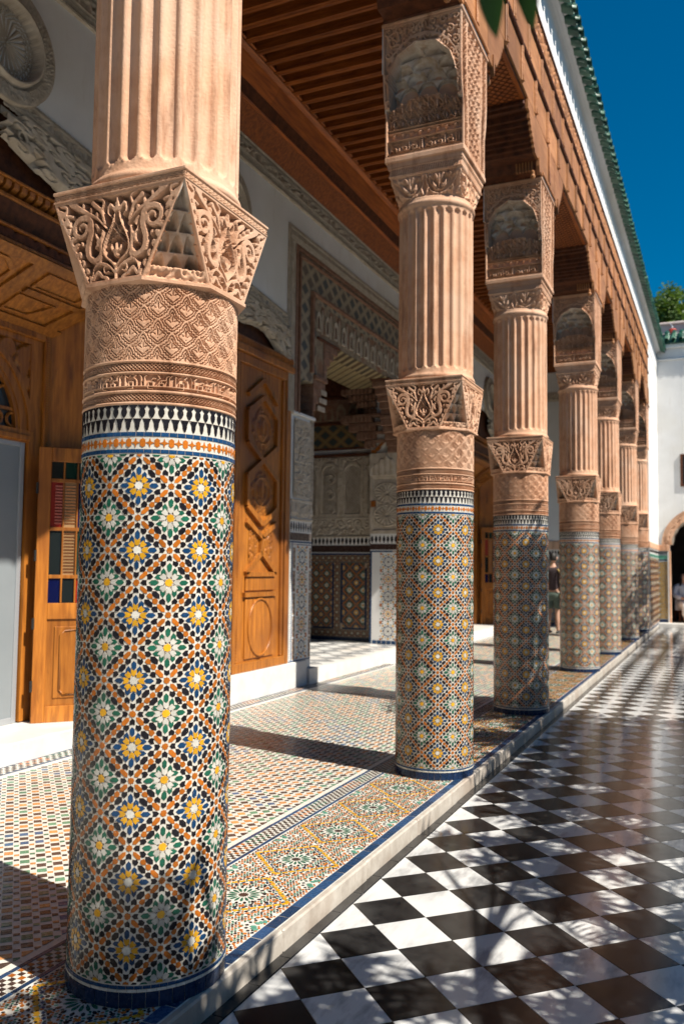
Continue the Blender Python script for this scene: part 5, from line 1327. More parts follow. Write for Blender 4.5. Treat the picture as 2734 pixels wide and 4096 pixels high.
def dmesh(x0, x1, Y, z0):
    P = merl_row(x0, x1, z0+1.62, z0+1.745, int((x1-x0)/.07))+[(np.array([(x0, z0+1.49), (x1, z0+1.49), (x1, z0+1.605), (x0, z0+1.605)]), C_['brown'])]+[(np.array([(x0, z0+1.45), (x1, z0+1.45), (x1, z0+1.475), (x0, z0+1.475)]), C_['blue'])]+[(np.array([(x0, z0+.0), (x1, z0+.0), (x1, z0+.06), (x0, z0+.06)]), C_['navy'])]
    return P
P = dmesh(-5.2, -3.40, YI, .19)
for k, xc in enumerate((-4.98, -4.40, -3.80)):
    w = .36; z0, z1 = .42, 1.50
    P += [(np.array([(xc-.235, z0-.03), (xc-.205, z0-.03), (xc-.205, z1), (xc-.235, z1)]), C_['navy']), (np.array([(xc+.205, z0-.03), (xc+.235, z0-.03), (xc+.235, z1), (xc+.205, z1)]), C_['navy']), (np.array([(xc-.203, z0-.03), (xc+.203, z0-.03), (xc+.203, z0-.005), (xc-.203, z0-.005)]), C_['navy'])]
    P += dado_flat(xc-.2, xc+.2, z0, z1, .20 if k % 2 else .25)
P += dado_flat(-5.2, -3.40, 1.53, 1.63, .11)+dado_flat(-5.2, -3.4, .27, .37, .11)
for xc in (-4.70, -4.11, -3.50): P += dado_flat(xc-.05, xc+.05, .39, 1.52, .11)
P = [(p[:, :], c) for p, c in P]
b = MB(); b.box(-5.2, -3.40, YI-.004, YI-.001, .19, 1.66); iobj('dado_bed', b, mat('dark_mosaic_bed', (.09, .075, .065), (.14, .12, .10), scale=30, rough=.4))
stuff(obj('zellige_dado', pieces_mesh('zellige_dado', P, ymap(YI-.004), gh=.0006), iw, ioff))
def plaster_arcade(x0, x1, Y, z0, z1, n, seed):
    asp = (z1-z0)/(x1-x0); nu = int(150*(x1-x0)); nv = int(nu*asp); U, V = np.meshgrid(np.linspace(0, 1, nu), np.linspace(0, 1, nv)); X = U*n; s = np.abs((X % 1)-.5)*2
    w = (x1-x0)/n; zz = V*(z1-z0); top = (z1-z0)-.10; hr = w/2*.78; arc = top-hr*1.1+np.sqrt(np.clip(1-(s/.78)**2, 0, 1))*hr*1.1
    inside = (s < .72) & (zz < arc-.04) & (zz > .05); rim = (s < .80) & (zz < arc+.02) & ~inside
    g = scroll_tile(nu, nv, asp, seed, int(n*3), .012*3/n, False); net = sstep(.3, .6, np.abs(np.sin(X*PI*3)*np.sin(zz*22))**.6)
    a1, a2 = np.abs(((X*w+zz)/.052 % 1)-.5)*2, np.abs(((X*w-zz)/.052 % 1)-.5)*2; lat = np.maximum(sstep(.62, .85, a1), sstep(.62, .85, a2))
    q = (zz/.26 % 1)-.5; rr = np.hypot((X % 1-.5)*w, q*.26); an = np.arctan2(q*.26, (X % 1-.5)*w); ros = np.where(rr < .085, np.where(np.abs(rr-.078) < .007, 1, .25+.6*sstep(.3, .7, np.abs(np.sin(an*6)))*sstep(.012, .03, rr)), 0)
    even = (np.floor(X) % 2) < 1
    H = np.where(inside, np.where(even & (rr < .085), ros, .15+.55*lat), np.where(rim, 1.0, .45+.35*g)); H = np.where(np.abs(s-.9) < .05, 1.0, H); H = np.where((s > .66) & (s < .72) & inside, .9, H)
    return relief('carved_arcade', H, lambda U, V, h: (x0+(x1-x0)*U, Y-.003-.035*h, z0+(z1-z0)*V), PLAST)
obj('carved_arcade', plaster_arcade(-5.3, -3.41, YI, 2.28, 3.30, 4.5, 5), iw, ioff)
H = scroll_tile(500, 60, .14, 15, 12, .008, False); obj('carved_band', relief('carved_band', H, lambda U, V, h: (-5.3+1.89*U, YI-.003-.02*h, 1.96+.28*V), PLAST), iw, ioff)
b = MB(); b.bbox(-5.3, -3.41, YI-.03, YI, 2.245, 2.275, .004); b.bbox(-5.3, -3.41, YI-.03, YI, 1.93, 1.955, .004); iobj('moulding', b, PLAST)
b = MB(); b.bbox(-5.3, -3.35, YI-.05, YI, 3.31, 3.36, .006); b.bbox(-5.3, -3.35, YI-.035, YI, 3.43, 3.47, .006); b.bbox(-5.3, -3.3, YI-.05, YI, 3.86, 3.90, .006); b.bbox(-5.3, -3.3, YI-.05, YI, 4.30, 4.36, .006); iobj('dark_moulding', b, DARKW)
b = MB(); b.box(-5.3, -3.3, YI-.03, YI-.001, 3.471, 3.859); iobj('lattice_board', b, LATTD)
b = MB(); b.box(-5.3, -3.3, YI-.03, YI-.001, 3.901, 4.299); b.cur = 1
for k in range(9):
    x = -5.2+k*.23; o1, i1 = arch_pts(x, 3.94, .085, .16, 9), arch_pts(x, 3.96, .05, .10, 9)
    for i in range(len(o1)): b.prism([o1[i], o1[(i+1) % len(o1)], i1[(i+1) % len(i1)], i1[i]], 'y', YI-.045, YI-.031)
iobj('arcade_board', b, [REDW, PAINTW])
b = MB(); b.box(-5.3, -3.3, YI-.03, YI-.001, 4.361, 4.9); iobj('script_board', b, DARKW)
# jamb pier of the opening on the far side
jb = thing('room_jamb', 'sunlit tiled and plastered jamb at the far side of the room opening', 'jamb', (-3.1, 12.95, .19)); joff = (3.1, -12.95, -.19); YJ = 12.94
b = MB(); b.box(-3.40, XW-.005, YJ, 12.958, .19, 4.7); b.box(-3.40, XW-.302, 12.958, YI-.001, .19, 4.7); o = b.build('jamb_body', WHITE, jb); o.location = joff
P = merl_row(-3.40, -2.85, 1.83, 1.955, 8)+[(np.array([(-3.40, 1.72), (-2.85, 1.72), (-2.85, 1.815), (-3.40, 1.815)]), C_['brown']), (np.array([(-3.40, .19), (-3.37, .19), (-3.37, 1.70), (-3.40, 1.70)]), C_['blue']), (np.array([(-3.40, 1.68), (-2.85, 1.68), (-2.85, 1.705), (-3.40, 1.705)]), C_['blue'])]+rosette_dado(-3.08, .26, 1.66, .46, 5)+quad_row(6, .5, .19, .25, 'blue', .01, -3.36)
stuff(obj('zellige_dado', pieces_mesh('zellige_dado', P, ymap(YJ), gh=.0006), jb, joff))
nu, nv = 70, 160; U, V = np.meshgrid(np.linspace(-1, 1, nu), np.linspace(0, 1, nv)); zz = V*1.32
rose = np.zeros(U.shape)
for zc in (.30, .66):
    r = np.hypot(U*.22, zz-zc)/.17; a = np.arctan2(zz-zc, U*.22); rose = np.maximum(rose, np.where(r < 1, .3+.6*sstep(.2, .6, np.abs(np.sin(a*8)))*sstep(.05, .2, r)*sstep(1, .8, r), 0)); rose = np.maximum(rose, sstep(.06, .03, np.abs(r-1)))
H = np.where((np.abs(U) < .8) & (zz < .92) & (zz > .06), np.maximum(rose, .2), .8); arch = .98+.22*(1-np.abs(U))-.04*np.abs(np.sin(U*9)); t = ((U*3+.5) % 1)*2-1
H = np.where((zz > .95) & (zz < arch+.1), 1.6+1.2*sstep(.95, 1.3, zz)-.5*(t**2), H); H = np.where(zz > arch+.1, 1.9, H)
obj('carved_panel', relief('carved_panel', H, lambda U, V, h: (-3.40+.595*U, YJ-.002-.03*h, 1.98+1.32*V), PLAST), jb, joff)
b = MB()
for k in range(4):
    w = .10+.13*k
    for q in range(int(w/.07)+2): b.prism(arch_pts(-3.40-w+.07*q+.03, 3.40+.14*k, .03, .06, 7), 'y', YJ-.06-.03*k, YJ+.1)
    b.bbox(-3.40-w, -2.86, YJ-.05-.03*k, YJ+.2, 3.48+.14*k, 3.53+.14*k, .006)
    for q in range(int(w/.07)+2): b.prism(arch_pts(-3.40-w+.07*q+.03, 3.96+.11*k, .03, .06, 7), 'y', YJ-.06-.03*k, YJ+.1)
o = b.build('stalactite_corbel', [REDW], jb); o.location = joff

# ------------------------------------------------------------------ ceiling
ce = structure('gallery_ceiling', 'dark timber ceiling of close-set beams over the gallery', 'ceiling')
b = MB(); b.box(-2.9, .28, -3, 22.5, 6.83, 6.9); b.build('ceiling_board', DARKW, ce)
bmsh = MB(); bmsh.bbox(-2.42, -.285, -.030, .030, 6.625, 6.80, .005); bmsh.bbox(-2.42, -.285, -.036, .036, 6.618, 6.632, .003); bmsh.bbox(-2.42, -.285, -.012, .012, 6.612, 6.620, .002); bmsh = bmsh.mesh('beam', BEAMW)
fil = MB(); fil.prism([(-2.44, 6.60), (-2.32, 6.635), (-2.39, 6.82), (-2.44, 6.82)], 'y', -.069, .069); fil = fil.mesh('beam_filler', CORNW)
for k in range(108):
    y = .9+k*.2035; o = obj('beam', bmsh, ce, (0, y, rt_.uniform(-.004, .004))); obj('beam_filler', fil, ce, (0, y+.1017, 0))
cn = thing('ceiling_cornice', 'sloping varnished wooden cornice between the plaster frieze and the ceiling beams', 'cornice', (-2.6, 0, 6.1))
def band(name, pts, m):
    b = MB(); y = -3; b2 = None
    while y < 22.4:
        L = rt_.uniform(2.2, 3.6); y1 = min(22.5, y+L); b = MB(); b.prism(pts, 'y', y, y1-.003); o = b.build(name, m, cn); o.location = (2.6, 0, -6.1); y = y1
band('cornice_board', [(-2.80, 6.10), (-2.775, 6.09), (-2.585, 6.285), (-2.61, 6.31), (-2.8, 6.2)], BEAMW)
band('cornice_bead', [(-2.60, 6.285), (-2.575, 6.275), (-2.555, 6.30), (-2.575, 6.325)], CORNW)
band('dark_board', [(-2.58, 6.31), (-2.565, 6.31), (-2.515, 6.43), (-2.54, 6.45), (-2.8, 6.5)], DARKW)
band('wide_board', [(-2.53, 6.43), (-2.505, 6.425), (-2.395, 6.585), (-2.42, 6.60), (-2.8, 6.62)], CORNW)
band('top_board', [(-2.42, 6.585), (-2.385, 6.582), (-2.335, 6.604), (-2.345, 6.622), (-2.7, 6.63)], CORNW)

# ------------------------------------------------------------------ timber entablature over the columns
FX = 0.302; FY0, FY1 = -3.0, 21.42
fr = thing('timber_entablature', 'carved cedar lintel of boards and studs running over all the columns', 'lintel', (0, 0, 5.3))
def fobj(name, b, m, smooth=False): o = b.build(name, m, fr, smooth); o.location = (0, 0, -5.3); return o
b = MB(); b.box(-.285, FX-.022, FY0, FY1, 5.79, 6.87); fobj('lintel_core', b, DARKW)
def frow(name, z0, z1, step, ph, thick):
    y = FY0+ph
    while y < FY1:
        b = MB(); b.bbox(FX-.022, FX+thick, max(FY0, y+.033), min(FY1, y+step-.033), z0, z1, .003); fobj(name, b, CEDAR); y += step
frow('board', 5.80, 6.125, .61, .0, .000); frow('board', 6.175, 6.525, .61, .30, .004)
stud = MB(); stud.bbox(FX-.02, FX+.014, -.03, .03, 0, .33, .004); stud.bbox(FX+.0145, FX+.021, -.016, .016, .05, .33, .003)
for z in (.0, .022): stud.bbox(FX+.0145, FX+.030-z*.3, -.012, .012, z, z+.018, .003)
stud = stud.mesh('stud', CEDAR)
y = FY0
while y < FY1-.1:
    o = obj('stud', stud, fr, (0, y, 5.80-5.3)); o = obj('stud', stud, fr, (0, y+.30, 6.183-5.3)); y += .61
y = FY0
while y < FY1-.1:
    y1 = min(FY1, y+.61); b = MB(); b.bbox(FX-.02, FX+.022, y+.002, y1-.002, 6.135, 6.168, .004)
    for k in range(18): b.box(FX+.0222, FX+.028, y+.01+k*.0327, y+.028+k*.0327, 6.140, 6.163)
    fobj('beaded_rail', b, DARKW)
    b = MB(); b.bbox(FX-.02, FX+.026, y+.002, y1-.002, 6.535, 6.565, .004)
    for k in range(18): b.box(FX+.0262, FX+.032, y+.01+k*.0327, y+.028+k*.0327, 6.539, 6.561)
    fobj('beaded_rail', b, DARKW); y = y1
cs = np.tile(scroll_tile(180, 30, .3, 77, 6, .022), (1, 20)); me = relief('carved_band', np.pad(cs, ((1, 1), (0, 0)), constant_values=1), lambda U, V, H: (FX+.006-.012*(1-H), 3.4+18.0*U, 6.57+.275*V), CEDAR); obj('carved_band', me, fr, (0, 0, -5.3))
b = MB(); b.bbox(FX-.02, FX+.022, 0, FY1, 6.848, 6.872, .004); fobj('top_rail', b, DARKW)
# lower brackets in each bay
YA = [-.2]+YS
grid = MB()
for i in range(len(YA)-1):
    y0, y1 = YA[i], YA[i+1]
    if i == 0: y0 = -.15
    # solid spandrels over the imposts and stepped brackets towards the bay
    yl, yr = y0+.33, y1-.33; mid0, mid1 = yl+.52, yr-.70
    if mid1 < mid0+.3: mid0, mid1 = (yl+yr)/2-.25, (yl+yr)/2+.25
    def prof(ya, yb):  # from the column (ya) to the clear span (yb), steps rising
        pts = [(ya, 5.345), (ya, 5.79), (yb, 5.79), (yb, 5.70)]; n = 7
        st = []
        for k in range(n):
            t0, t1 = k/n, (k+1)/n; st += [(yb+(ya-yb)*(.04+.40*t0), 5.70-.28*t0**.8), (yb+(ya-yb)*(.04+.40*t1), 5.70-.28*t0**.8)]
        return pts+st+[(ya+(yb-ya)*.55, 5.42), (ya+(yb-ya)*.30, 5.42), (ya+(yb-ya)*.26, 5.345)]
    for nm, ya, yb in (('bracket', yl, mid0), ('bracket', yr, mid1)):
        b = MB(); P = prof(ya, yb); P = [P[0], P[1], P[2], P[3]]+P[4:]
        b.prism(P, 'x', -.27, FX-.024); fobj(nm, b, DARKW)
        b = MB(); b.prism([(a+(0.0), z) for a, z in P], 'x', FX-.0235, FX+.001); fobj('bracket_face', b, CEDAR)
        s = 1 if yb > ya else -1
        b = MB(); ym = ya+(yb-ya)*.26
        # pointed pendant with a turned drop
        b.prism([(ym, 5.44), (ym+s*.045, 5.44), (ym+s*.042, 5.36), (ym+s*.022, 5.27), (ym+s*.004, 5.34)], 'x', FX-.02, FX+.012)
        b.lathe([(.002, 5.225), (.02, 5.235), (.026, 5.255), (.015, 5.275), (.02, 5.30), (.002, 5.32)], 10, FX-.05, ym+s*.05)
        for k in range(6): b.bbox(FX-.075-k*.03, FX-.058-k*.03, ym+s*.01-.02, ym+s*.01+.02, 5.33, 5.44, .003)
        fobj('pendant', b, CEDAR)
    b = MB(); b.box(-.28, FX-.024, mid0, mid1, 5.775, 5.7895); fobj('soffit_panel', b, CORNW)
    b = MB()
    n = int((mid1-mid0)/.075)
    for k in range(-6, n+1):
        for s in (1, -1):
            ya = mid0+k*.075 if s > 0 else mid1-k*.075; pa = (-.24, ya); pb = (FX-.06, ya+s*.50)
            lo, hi = mid0+.02, mid1-.02
            t0 = max(0, ((lo-ya)/(s*.5)) if s > 0 else ((hi-ya)/(s*.5))); t1 = min(1, ((hi-ya)/(s*.5)) if s > 0 else ((lo-ya)/(s*.5)))
            if t1 <= t0: continue
            L = lambda t: (pa[0]+(pb[0]-pa[0])*t, pa[1]+(pb[1]-pa[1])*t, 5.772)
            b.tube([L(t0), L(t1)], .0045, 4, cap=False)
    if b.v: fobj('soffit_lattice', b, DARKW)
    for ye in (mid0, mid1):
        b = MB(); b.bbox(-.275, FX-.03, ye-.03, ye+.03, 5.73, 5.774, .006); fobj('soffit_rail', b, DARKW)
for i, y in enumerate(YS):
    b = MB(); b.bbox(FX-.022, FX, y-.329, y+.329, 5.375, 5.79, .003); fobj('spandrel_board', b, CEDAR)
    b = MB(); b.box(-.27, FX-.024, y-.329, y+.329, 5.47, 5.79); fobj('spandrel_core', b, DARKW)
    b = MB(); b.bbox(FX, FX+.014, y-.33, y+.33, 5.36, 5.39, .004); b.bbox(FX, FX+.018, y-.028, y+.028, 5.40, 5.79, .004); fobj('spandrel_rail', b, CEDAR)
    # flaking white mortar at the foot of the boards
    b = MB(); b.bbox(.245, .296, y-.34, y+.34, 5.337, 5.372, .008); o = b.build('mortar_bed', WHITE, fr); o.location = (0, 0, -5.3)

# ------------------------------------------------------------------ white cornice and tiled eave
ev = thing('white_cornice', 'smooth white cornice with a hollow moulding above the cedar lintel', 'cornice', (0, 0, 6.88))
b = MB(); b.prism([(-.6, 6.90), (.296, 6.90), (.296, 7.36), (.304, 7.395), (.326, 7.425), (.36, 7.44), (.392, 7.445), (.394, 7.475), (.43, 7.478), (.432, 7.505), (-.6, 7.9)], 'y', -3, YE); o = b.build('cornice_run', WHITE, ev); o.location = (0, 0, -6.88)
er = thing('tiled_eave', 'row of green glazed roof tiles along the eave above the white cornice', 'roof', (0, 0, 7.5))
sl = R_(24)
def half_tile(r, L, up, m, th=.012):
    b = MB(); n = 10; A = [PI*k/n for k in range(n+1)]
    def ring(x, rr): return [(x*math.cos(sl), rr*math.cos(a), -x*math.sin(sl)+(rr*math.sin(a) if up else -rr*.7*math.sin(a))) for a in A]
    o0, o1, i0, i1 = ring(0, r*.86), ring(L, r), ring(0, r*.86-th), ring(L, r-th); vs = o0+o1+i0+i1; m_ = n+1
    fs = [(k, k+1, m_+k+1, m_+k) for k in range(n)]+[(2*m_+k+1, 2*m_+k, 3*m_+k, 3*m_+k+1) for k in range(n)]+[(m_+k, m_+k+1, 3*m_+k+1, 3*m_+k) for k in range(n)]
    b.add(vs, fs); return b.mesh('tile', m, True)
CT, PT = half_tile(.083, .46, True, GREENT), half_tile(.085, .42, False, GREENT)
for k in range(92):
    y = 5.3+k*.2105
    if y > YE-.1: break
    for c in range(2):
        o = obj('tile', CT, er, (.125-c*.36+rt_.uniform(-.006, .006), y+rt_.uniform(-.006, .006), .145+c*.16)); o.rotation_euler = (0, 0, rt_.gauss(0, .02))
    obj('tile', PT, er, (.13, y+.105, .115))
b = MB(); b.prism([(-1.2, 8.1), (.40, 7.51), (.47, 7.51), (-1.2, 8.2)], 'y', -3, YE-.02); o = b.build('mortar_bed', PINKW, er); o.location = (0, 0, -7.5)
b = MB()
for k in range(92): b.box(.40, .475, 5.235+k*.2105, 5.365+k*.2105, 7.505, 7.55)
o = b.build('tile_mortar', WHITE, er); o.location = (0, 0, -7.5)
# wall end beyond the last column
we = thing('wall_end', 'white wall end with zellige foot behind the farthest column', 'wall', (0, 21.5, 0))
b = MB(); b.box(-.3, .285, 21.46, YE, -.02, 6.90); o = b.build('wall_body', WHITE, we); o.location = (0, -21.5, 0)
P = [(p, c) for p, c in dado_flat(21.46, YE, .07, 1.75, .30)]; P = P+merl_row(21.46, YE, 1.86, 1.96, 40)+long_row(1.0, 2.0, 0, 0, 1, 'blue')
P += [(np.array([(21.46, 1.76), (YE, 1.76), (YE, 1.84), (21.46, 1.84)]), C_['teal']), (np.array([(21.46, 0), (YE, 0), (YE, .06), (21.46, .06)]), C_['navy'])]
stuff(obj('zellige_dado', pieces_mesh('zellige_dado', P, xmap(.286)), we, (0, -21.5, 0)))
b = MB(); b.bbox(.20, .30, 21.45, YE, 1.972, 2.12, .008); o = b.build('stucco_band', TERRA, we); o.location = (0, -21.5, 0)
# the two sides of the court that lie behind and to the right of the viewpoint
nw = MB(); nw.box(-8, 15, -5.4, -5, -.1, 7.6); nw.bbox(-8, 15, -5, -4.9, 7.2, 7.3, .01); tag(nw.build('courtyard_near_wall', WHITE), 'white courtyard wall behind the viewpoint', 'wall')
nw = MB(); nw.box(15, 15.4, -5, YE, -.1, 7.6); nw.bbox(14.9, 15, -5, YE, 7.2, 7.3, .01); tag(nw.build('courtyard_side_wall', WHITE), 'white courtyard wall beyond the trees, opposite the colonnade', 'wall')
# gallery end wall
ge = thing('gallery_end_wall', 'plain white wall closing the far end of the gallery, tiled below', 'wall', (-1.5, 22.5, 0)); goff = (1.5, -22.5, 0)
b = MB(); b.box(-3.2, -.29, 22.5, 22.7, 0, 7); o = b.build('wall_body', WHITE, ge); o.location = goff
P = dado_flat(-2.8, -.3, .06, 1.70, .30)+merl_row(-2.8, -.3, 1.80, 1.93, 34)+[(np.array([(-2.8, 0), (-.3, 0), (-.3, .06), (-2.8, .06)]), C_['navy'])]
stuff(obj('zellige_dado', pieces_mesh('zellige_dado', P, ymap(22.499)), ge, goff))
b = MB(); b.bbox(-2.8, -.3, 22.47, 22.5, 1.95, 2.17, .01); o = b.build('stucco_band', TERRA, ge); o.location = goff
me = relief('carved_frieze', np.tile(kufic_band(300, 24, 6., 3, 6), (1, 1)), lambda U, V, H: (-2.8+2.5*U, 22.49-.02*H, 5.84+.25*V), PLAST); obj('carved_frieze', me, ge, goff)

# ------------------------------------------------------------------ courtyard end wall with the dark archway
ew = thing('courtyard_end_wall', 'tall white end wall of the courtyard with a dark archway and one small window', 'wall', (1.35, YE, 0)); eoff = (-1.35, -YE, 0)
def eobj(name, b, m, par=None, smooth=False):
    o = b.build(name, m, par or ew, smooth); o.location = eoff if par is None else (0, 0, 0); return o
XC, ZS, RA = 1.36, 2.13, .80
arcp = [(XC+RA*math.cos(a), ZS+RA*math.sin(a)) for a in np.linspace(0, PI, 25)]
b = MB(); b.prism([(.2, -.1), (XC-RA, -.1)]+arcp[::-1]+[(XC+RA, -.1), (14, -.1), (14, 7.62), (.2, 7.62)], 'y', YE, YE+.45); eobj('wall_body', b, WHITE)
b = MB(); b.bbox(.2, 14, YE-.05, YE, 7.18, 7.23, .01); b.bbox(.2, 14, YE-.09, YE, 7.50, 7.62, .02); eobj('cornice', b, WHITE)
# carved archivolt
nu, nv = 240, 26; A = np.linspace(0, PI, nu); H = np.zeros((nv, nu)); U, V = np.meshgrid(np.linspace(0, 1, nu), np.linspace(0, 1, nv)); g = scroll_tile(nu, nv, .2, 91, 16, .012, False)
H = np.where((V > .22) & (V < .62), .2+.8*g, np.where((V > .66) & (V < .72) | (V > .82) & (V < .88), .3, 1.0)); 
me = relief('archivolt', H, lambda U, V, h: (XC-(RA-.075+.02*np.abs(np.sin(U*PI*9))*(1-V)+.27*V)*np.cos(PI*U)*1.0, YE-.012-.028*h, ZS+(RA-.075+.02*np.abs(np.sin(U*PI*9))*(1-V)+.27*V)*np.sin(PI*U)), TERRA, flip=False); obj('archivolt', me, ew, eoff)
b = MB(); ip = [(XC+(RA-.08-.02*abs(math.sin(a*9)))*math.cos(a), ZS+(RA-.08-.02*abs(math.sin(a*9)))*math.sin(a)) for a in np.linspace(0, PI, 60)]; op = [(XC+(RA+.01)*math.cos(a), ZS+(RA+.01)*math.sin(a)) for a in np.linspace(0, PI, 60)]
for i in range(59): b.prism([ip[i], op[i], op[i+1], ip[i+1]], 'y', YE-.012, YE+.44)
eobj('arch_reveal', b, PLAST)
b = MB(); b.bbox(.2, XC-RA+.005, YE-.045, YE, 1.96, 2.125, .008); b.bbox(XC-RA-.015, XC-RA+.02, YE-.03, YE+.44, -.05, 1.955, .006); b.bbox(XC+RA-.02, XC+RA+.015, YE-.03, YE+.44, -.05, 1.955, .006); o = eobj('stucco_band', b, TERRA)
b = MB(); b.bbox(.20, .262, YE-.03, YE-.002, .03, 1.955, .006); b.bbox(XC-RA-.05, XC-RA-.016, YE-.028, YE-.002, .03, 1.955, .006); eobj('white_jamb_strip', b, WHITE)
BRASS = (.36, .21, .03); C_['brass'] = BRASS
P = merl_row(.262, .51, 1.86, 1.955, 5)+[(np.array([(.262, 1.74), (.51, 1.74), (.51, 1.84), (.262, 1.84)]), C_['teal']), (np.array([(.262, 1.70), (.51, 1.70), (.51, 1.73), (.262, 1.73)]), C_['navy']), (np.array([(.262, .03), (.51, .03), (.51, .12), (.262, .12)]), C_['navy'])]
for j in range(22):
    for i in range(5):
        for s in (0, 1):
            w, h = .062, .070; x = .262+i*w+(w/2 if j % 2 else 0); z = .13+j*h
            t = [(x, z+.004), (x+w*.88, z+.004), (x+w*.44, z+h*.9)] if s == 0 else [(x+w*.56, z+h*.96), (x+w*1.36, z+h*.96), (x+w, z+h*.12)]
            q = clip_u(np.array(t), .262, .51)
            if q is not None and q[:, 1].max() < 1.69: P.append((q, C_['brass']))
b = MB(); b.box(.262, .51, YE-.004, YE-.001, .03, 1.955); eobj('dado_bed', b, mat('pale_blue_glaze', (.30, .36, .40), rough=.3))
stuff(obj('zellige_dado', pieces_mesh('zellige_dado', P, ymap(YE-.004), vary=.35), ew, eoff))
b = MB(); b.bbox(.05, 14, YE-.42, YE-.001, CZ-.01, .035, .01); tag(b.build('threshold_step', STEPM), 'white marble step along the foot of the courtyard end wall', 'step')
# window
wd = obj('window', shared_box('window_frame_mesh', .001, .001, 0, .001, DOORW), ew, (0, 0, 0)) if False else None
b = MB(); x0, x1, z0, z1 = .86, 1.86, 3.70, 4.58
b.bbox(x0, x0+.06, YE-.04, YE-.001, z0, z1, .005); b.bbox(x1-.06, x1, YE-.04, YE-.001, z0, z1, .005); b.bbox(x0+.061, x1-.061, YE-.04, YE-.001, z1-.06, z1, .005); b.bbox(x0+.061, x1-.061, YE-.04, YE-.001, z0, z0+.06, .005)
win = eobj('window', b, DARKW)
b = MB(); b.box(x0+.061, x1-.061, YE-.012, YE-.004, z0+.061, z1-.061); o = b.build('pane', mat_glassdark, win)
b = MB()
for k in range(9): b.tube([(x0+.11+k*.1, YE-.03, z0+.05), (x0+.11+k*.1, YE-.03, z1-.05)], .008, 5)
for k in range(7): b.tube([(x0+.05, YE-.03, z0+.11+k*.11), (x1-.05, YE-.03, z0+.11+k*.11)], .008, 5)
o = b.build('grille', IRON, win)
# dark room behind the archway
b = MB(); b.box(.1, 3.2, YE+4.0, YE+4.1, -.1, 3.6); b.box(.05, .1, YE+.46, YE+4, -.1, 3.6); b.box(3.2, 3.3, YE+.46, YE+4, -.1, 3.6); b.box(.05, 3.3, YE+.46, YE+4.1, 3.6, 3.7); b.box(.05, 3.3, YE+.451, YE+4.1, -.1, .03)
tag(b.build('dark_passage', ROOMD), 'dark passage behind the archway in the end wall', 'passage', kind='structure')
# tiles over the end wall
et = thing('end_wall_tiles', 'green glazed tiles capping the courtyard end wall', 'roof', (1, YE, 7.7))
def ztile():
    b = MB(); n = 10; A = [PI*k/n for k in range(n+1)]; s2 = R_(32)
    def ring(t, r): return [(r*math.cos(a), t*math.cos(s2), t*math.sin(s2)+r*math.sin(a)) for a in A]
    r = .078; v = ring(0, r)+ring(.24, r*.88)+ring(0, r-.014)+ring(.24, r*.88-.014); m_ = n+1
    b.add(v, [(k+1, k, m_+k, m_+k+1) for k in range(n)]+[(2*m_+k, 2*m_+k+1, 3*m_+k+1, 3*m_+k) for k in range(n)]+[(k, k+1, 2*m_+k+1, 2*m_+k) for k in range(n)]); return b.mesh('tile', GREENT, True)
ZT = ztile()
for k in range(40):
    for c in range(3):
        o = obj('tile', ZT, et, (-.62+.185*k+rt_.uniform(-.005, .005), -.20+.17*c, -.02+.115*c)); o.rotation_euler = (0, 0, rt_.gauss(0, .03))
b = MB(); b.prism([(YE-.17, 7.62), (YE+.5, 7.62), (YE+.5, 8.0), (YE+.35, 8.0)], 'x', .2, 8); o = b.build('tile_bed', GREENT, et); o.location = (-1, -YE, -7.7)
b = MB(); b.box(-2, 9, YE+1.6, YE+1.9, 7.3, 8.60); b.bbox(-2, 9, YE+1.55, YE+1.95, 8.601, 8.68, .02); tag(b.build('rooftop_parapet', PINKW), 'pale pink rooftop parapet behind the tiled end wall', 'parapet')
lt = thing('red_wall_lamp', 'ribbed red lamp on a grey bracket hanging over the tiled end wall', 'lamp', (.66, YE+1.2, 8.2))
b = MB()
for k in range(7): b.lathe([(.09, -.16+k*.045), (.112, -.15+k*.045), (.112, -.135+k*.045), (.09, -.125+k*.045)], 16)
b.lathe([(.001, -.20), (.07, -.18), (.095, -.16), (.095, .155), (.05, .17), (.001, .175)], 16); b.build('ribbed_shade', REDP, lt, smooth=True)
b = MB(); b.tube([(0, 0, .17), (-.01, .05, .26), (-.06, .2, .36), (-.10, .36, .42)], .018, 6); b.build('bracket', GREYP, lt, smooth=True)
# ------------------------------------------------------------------ the columns
for i in range(7): column(i)

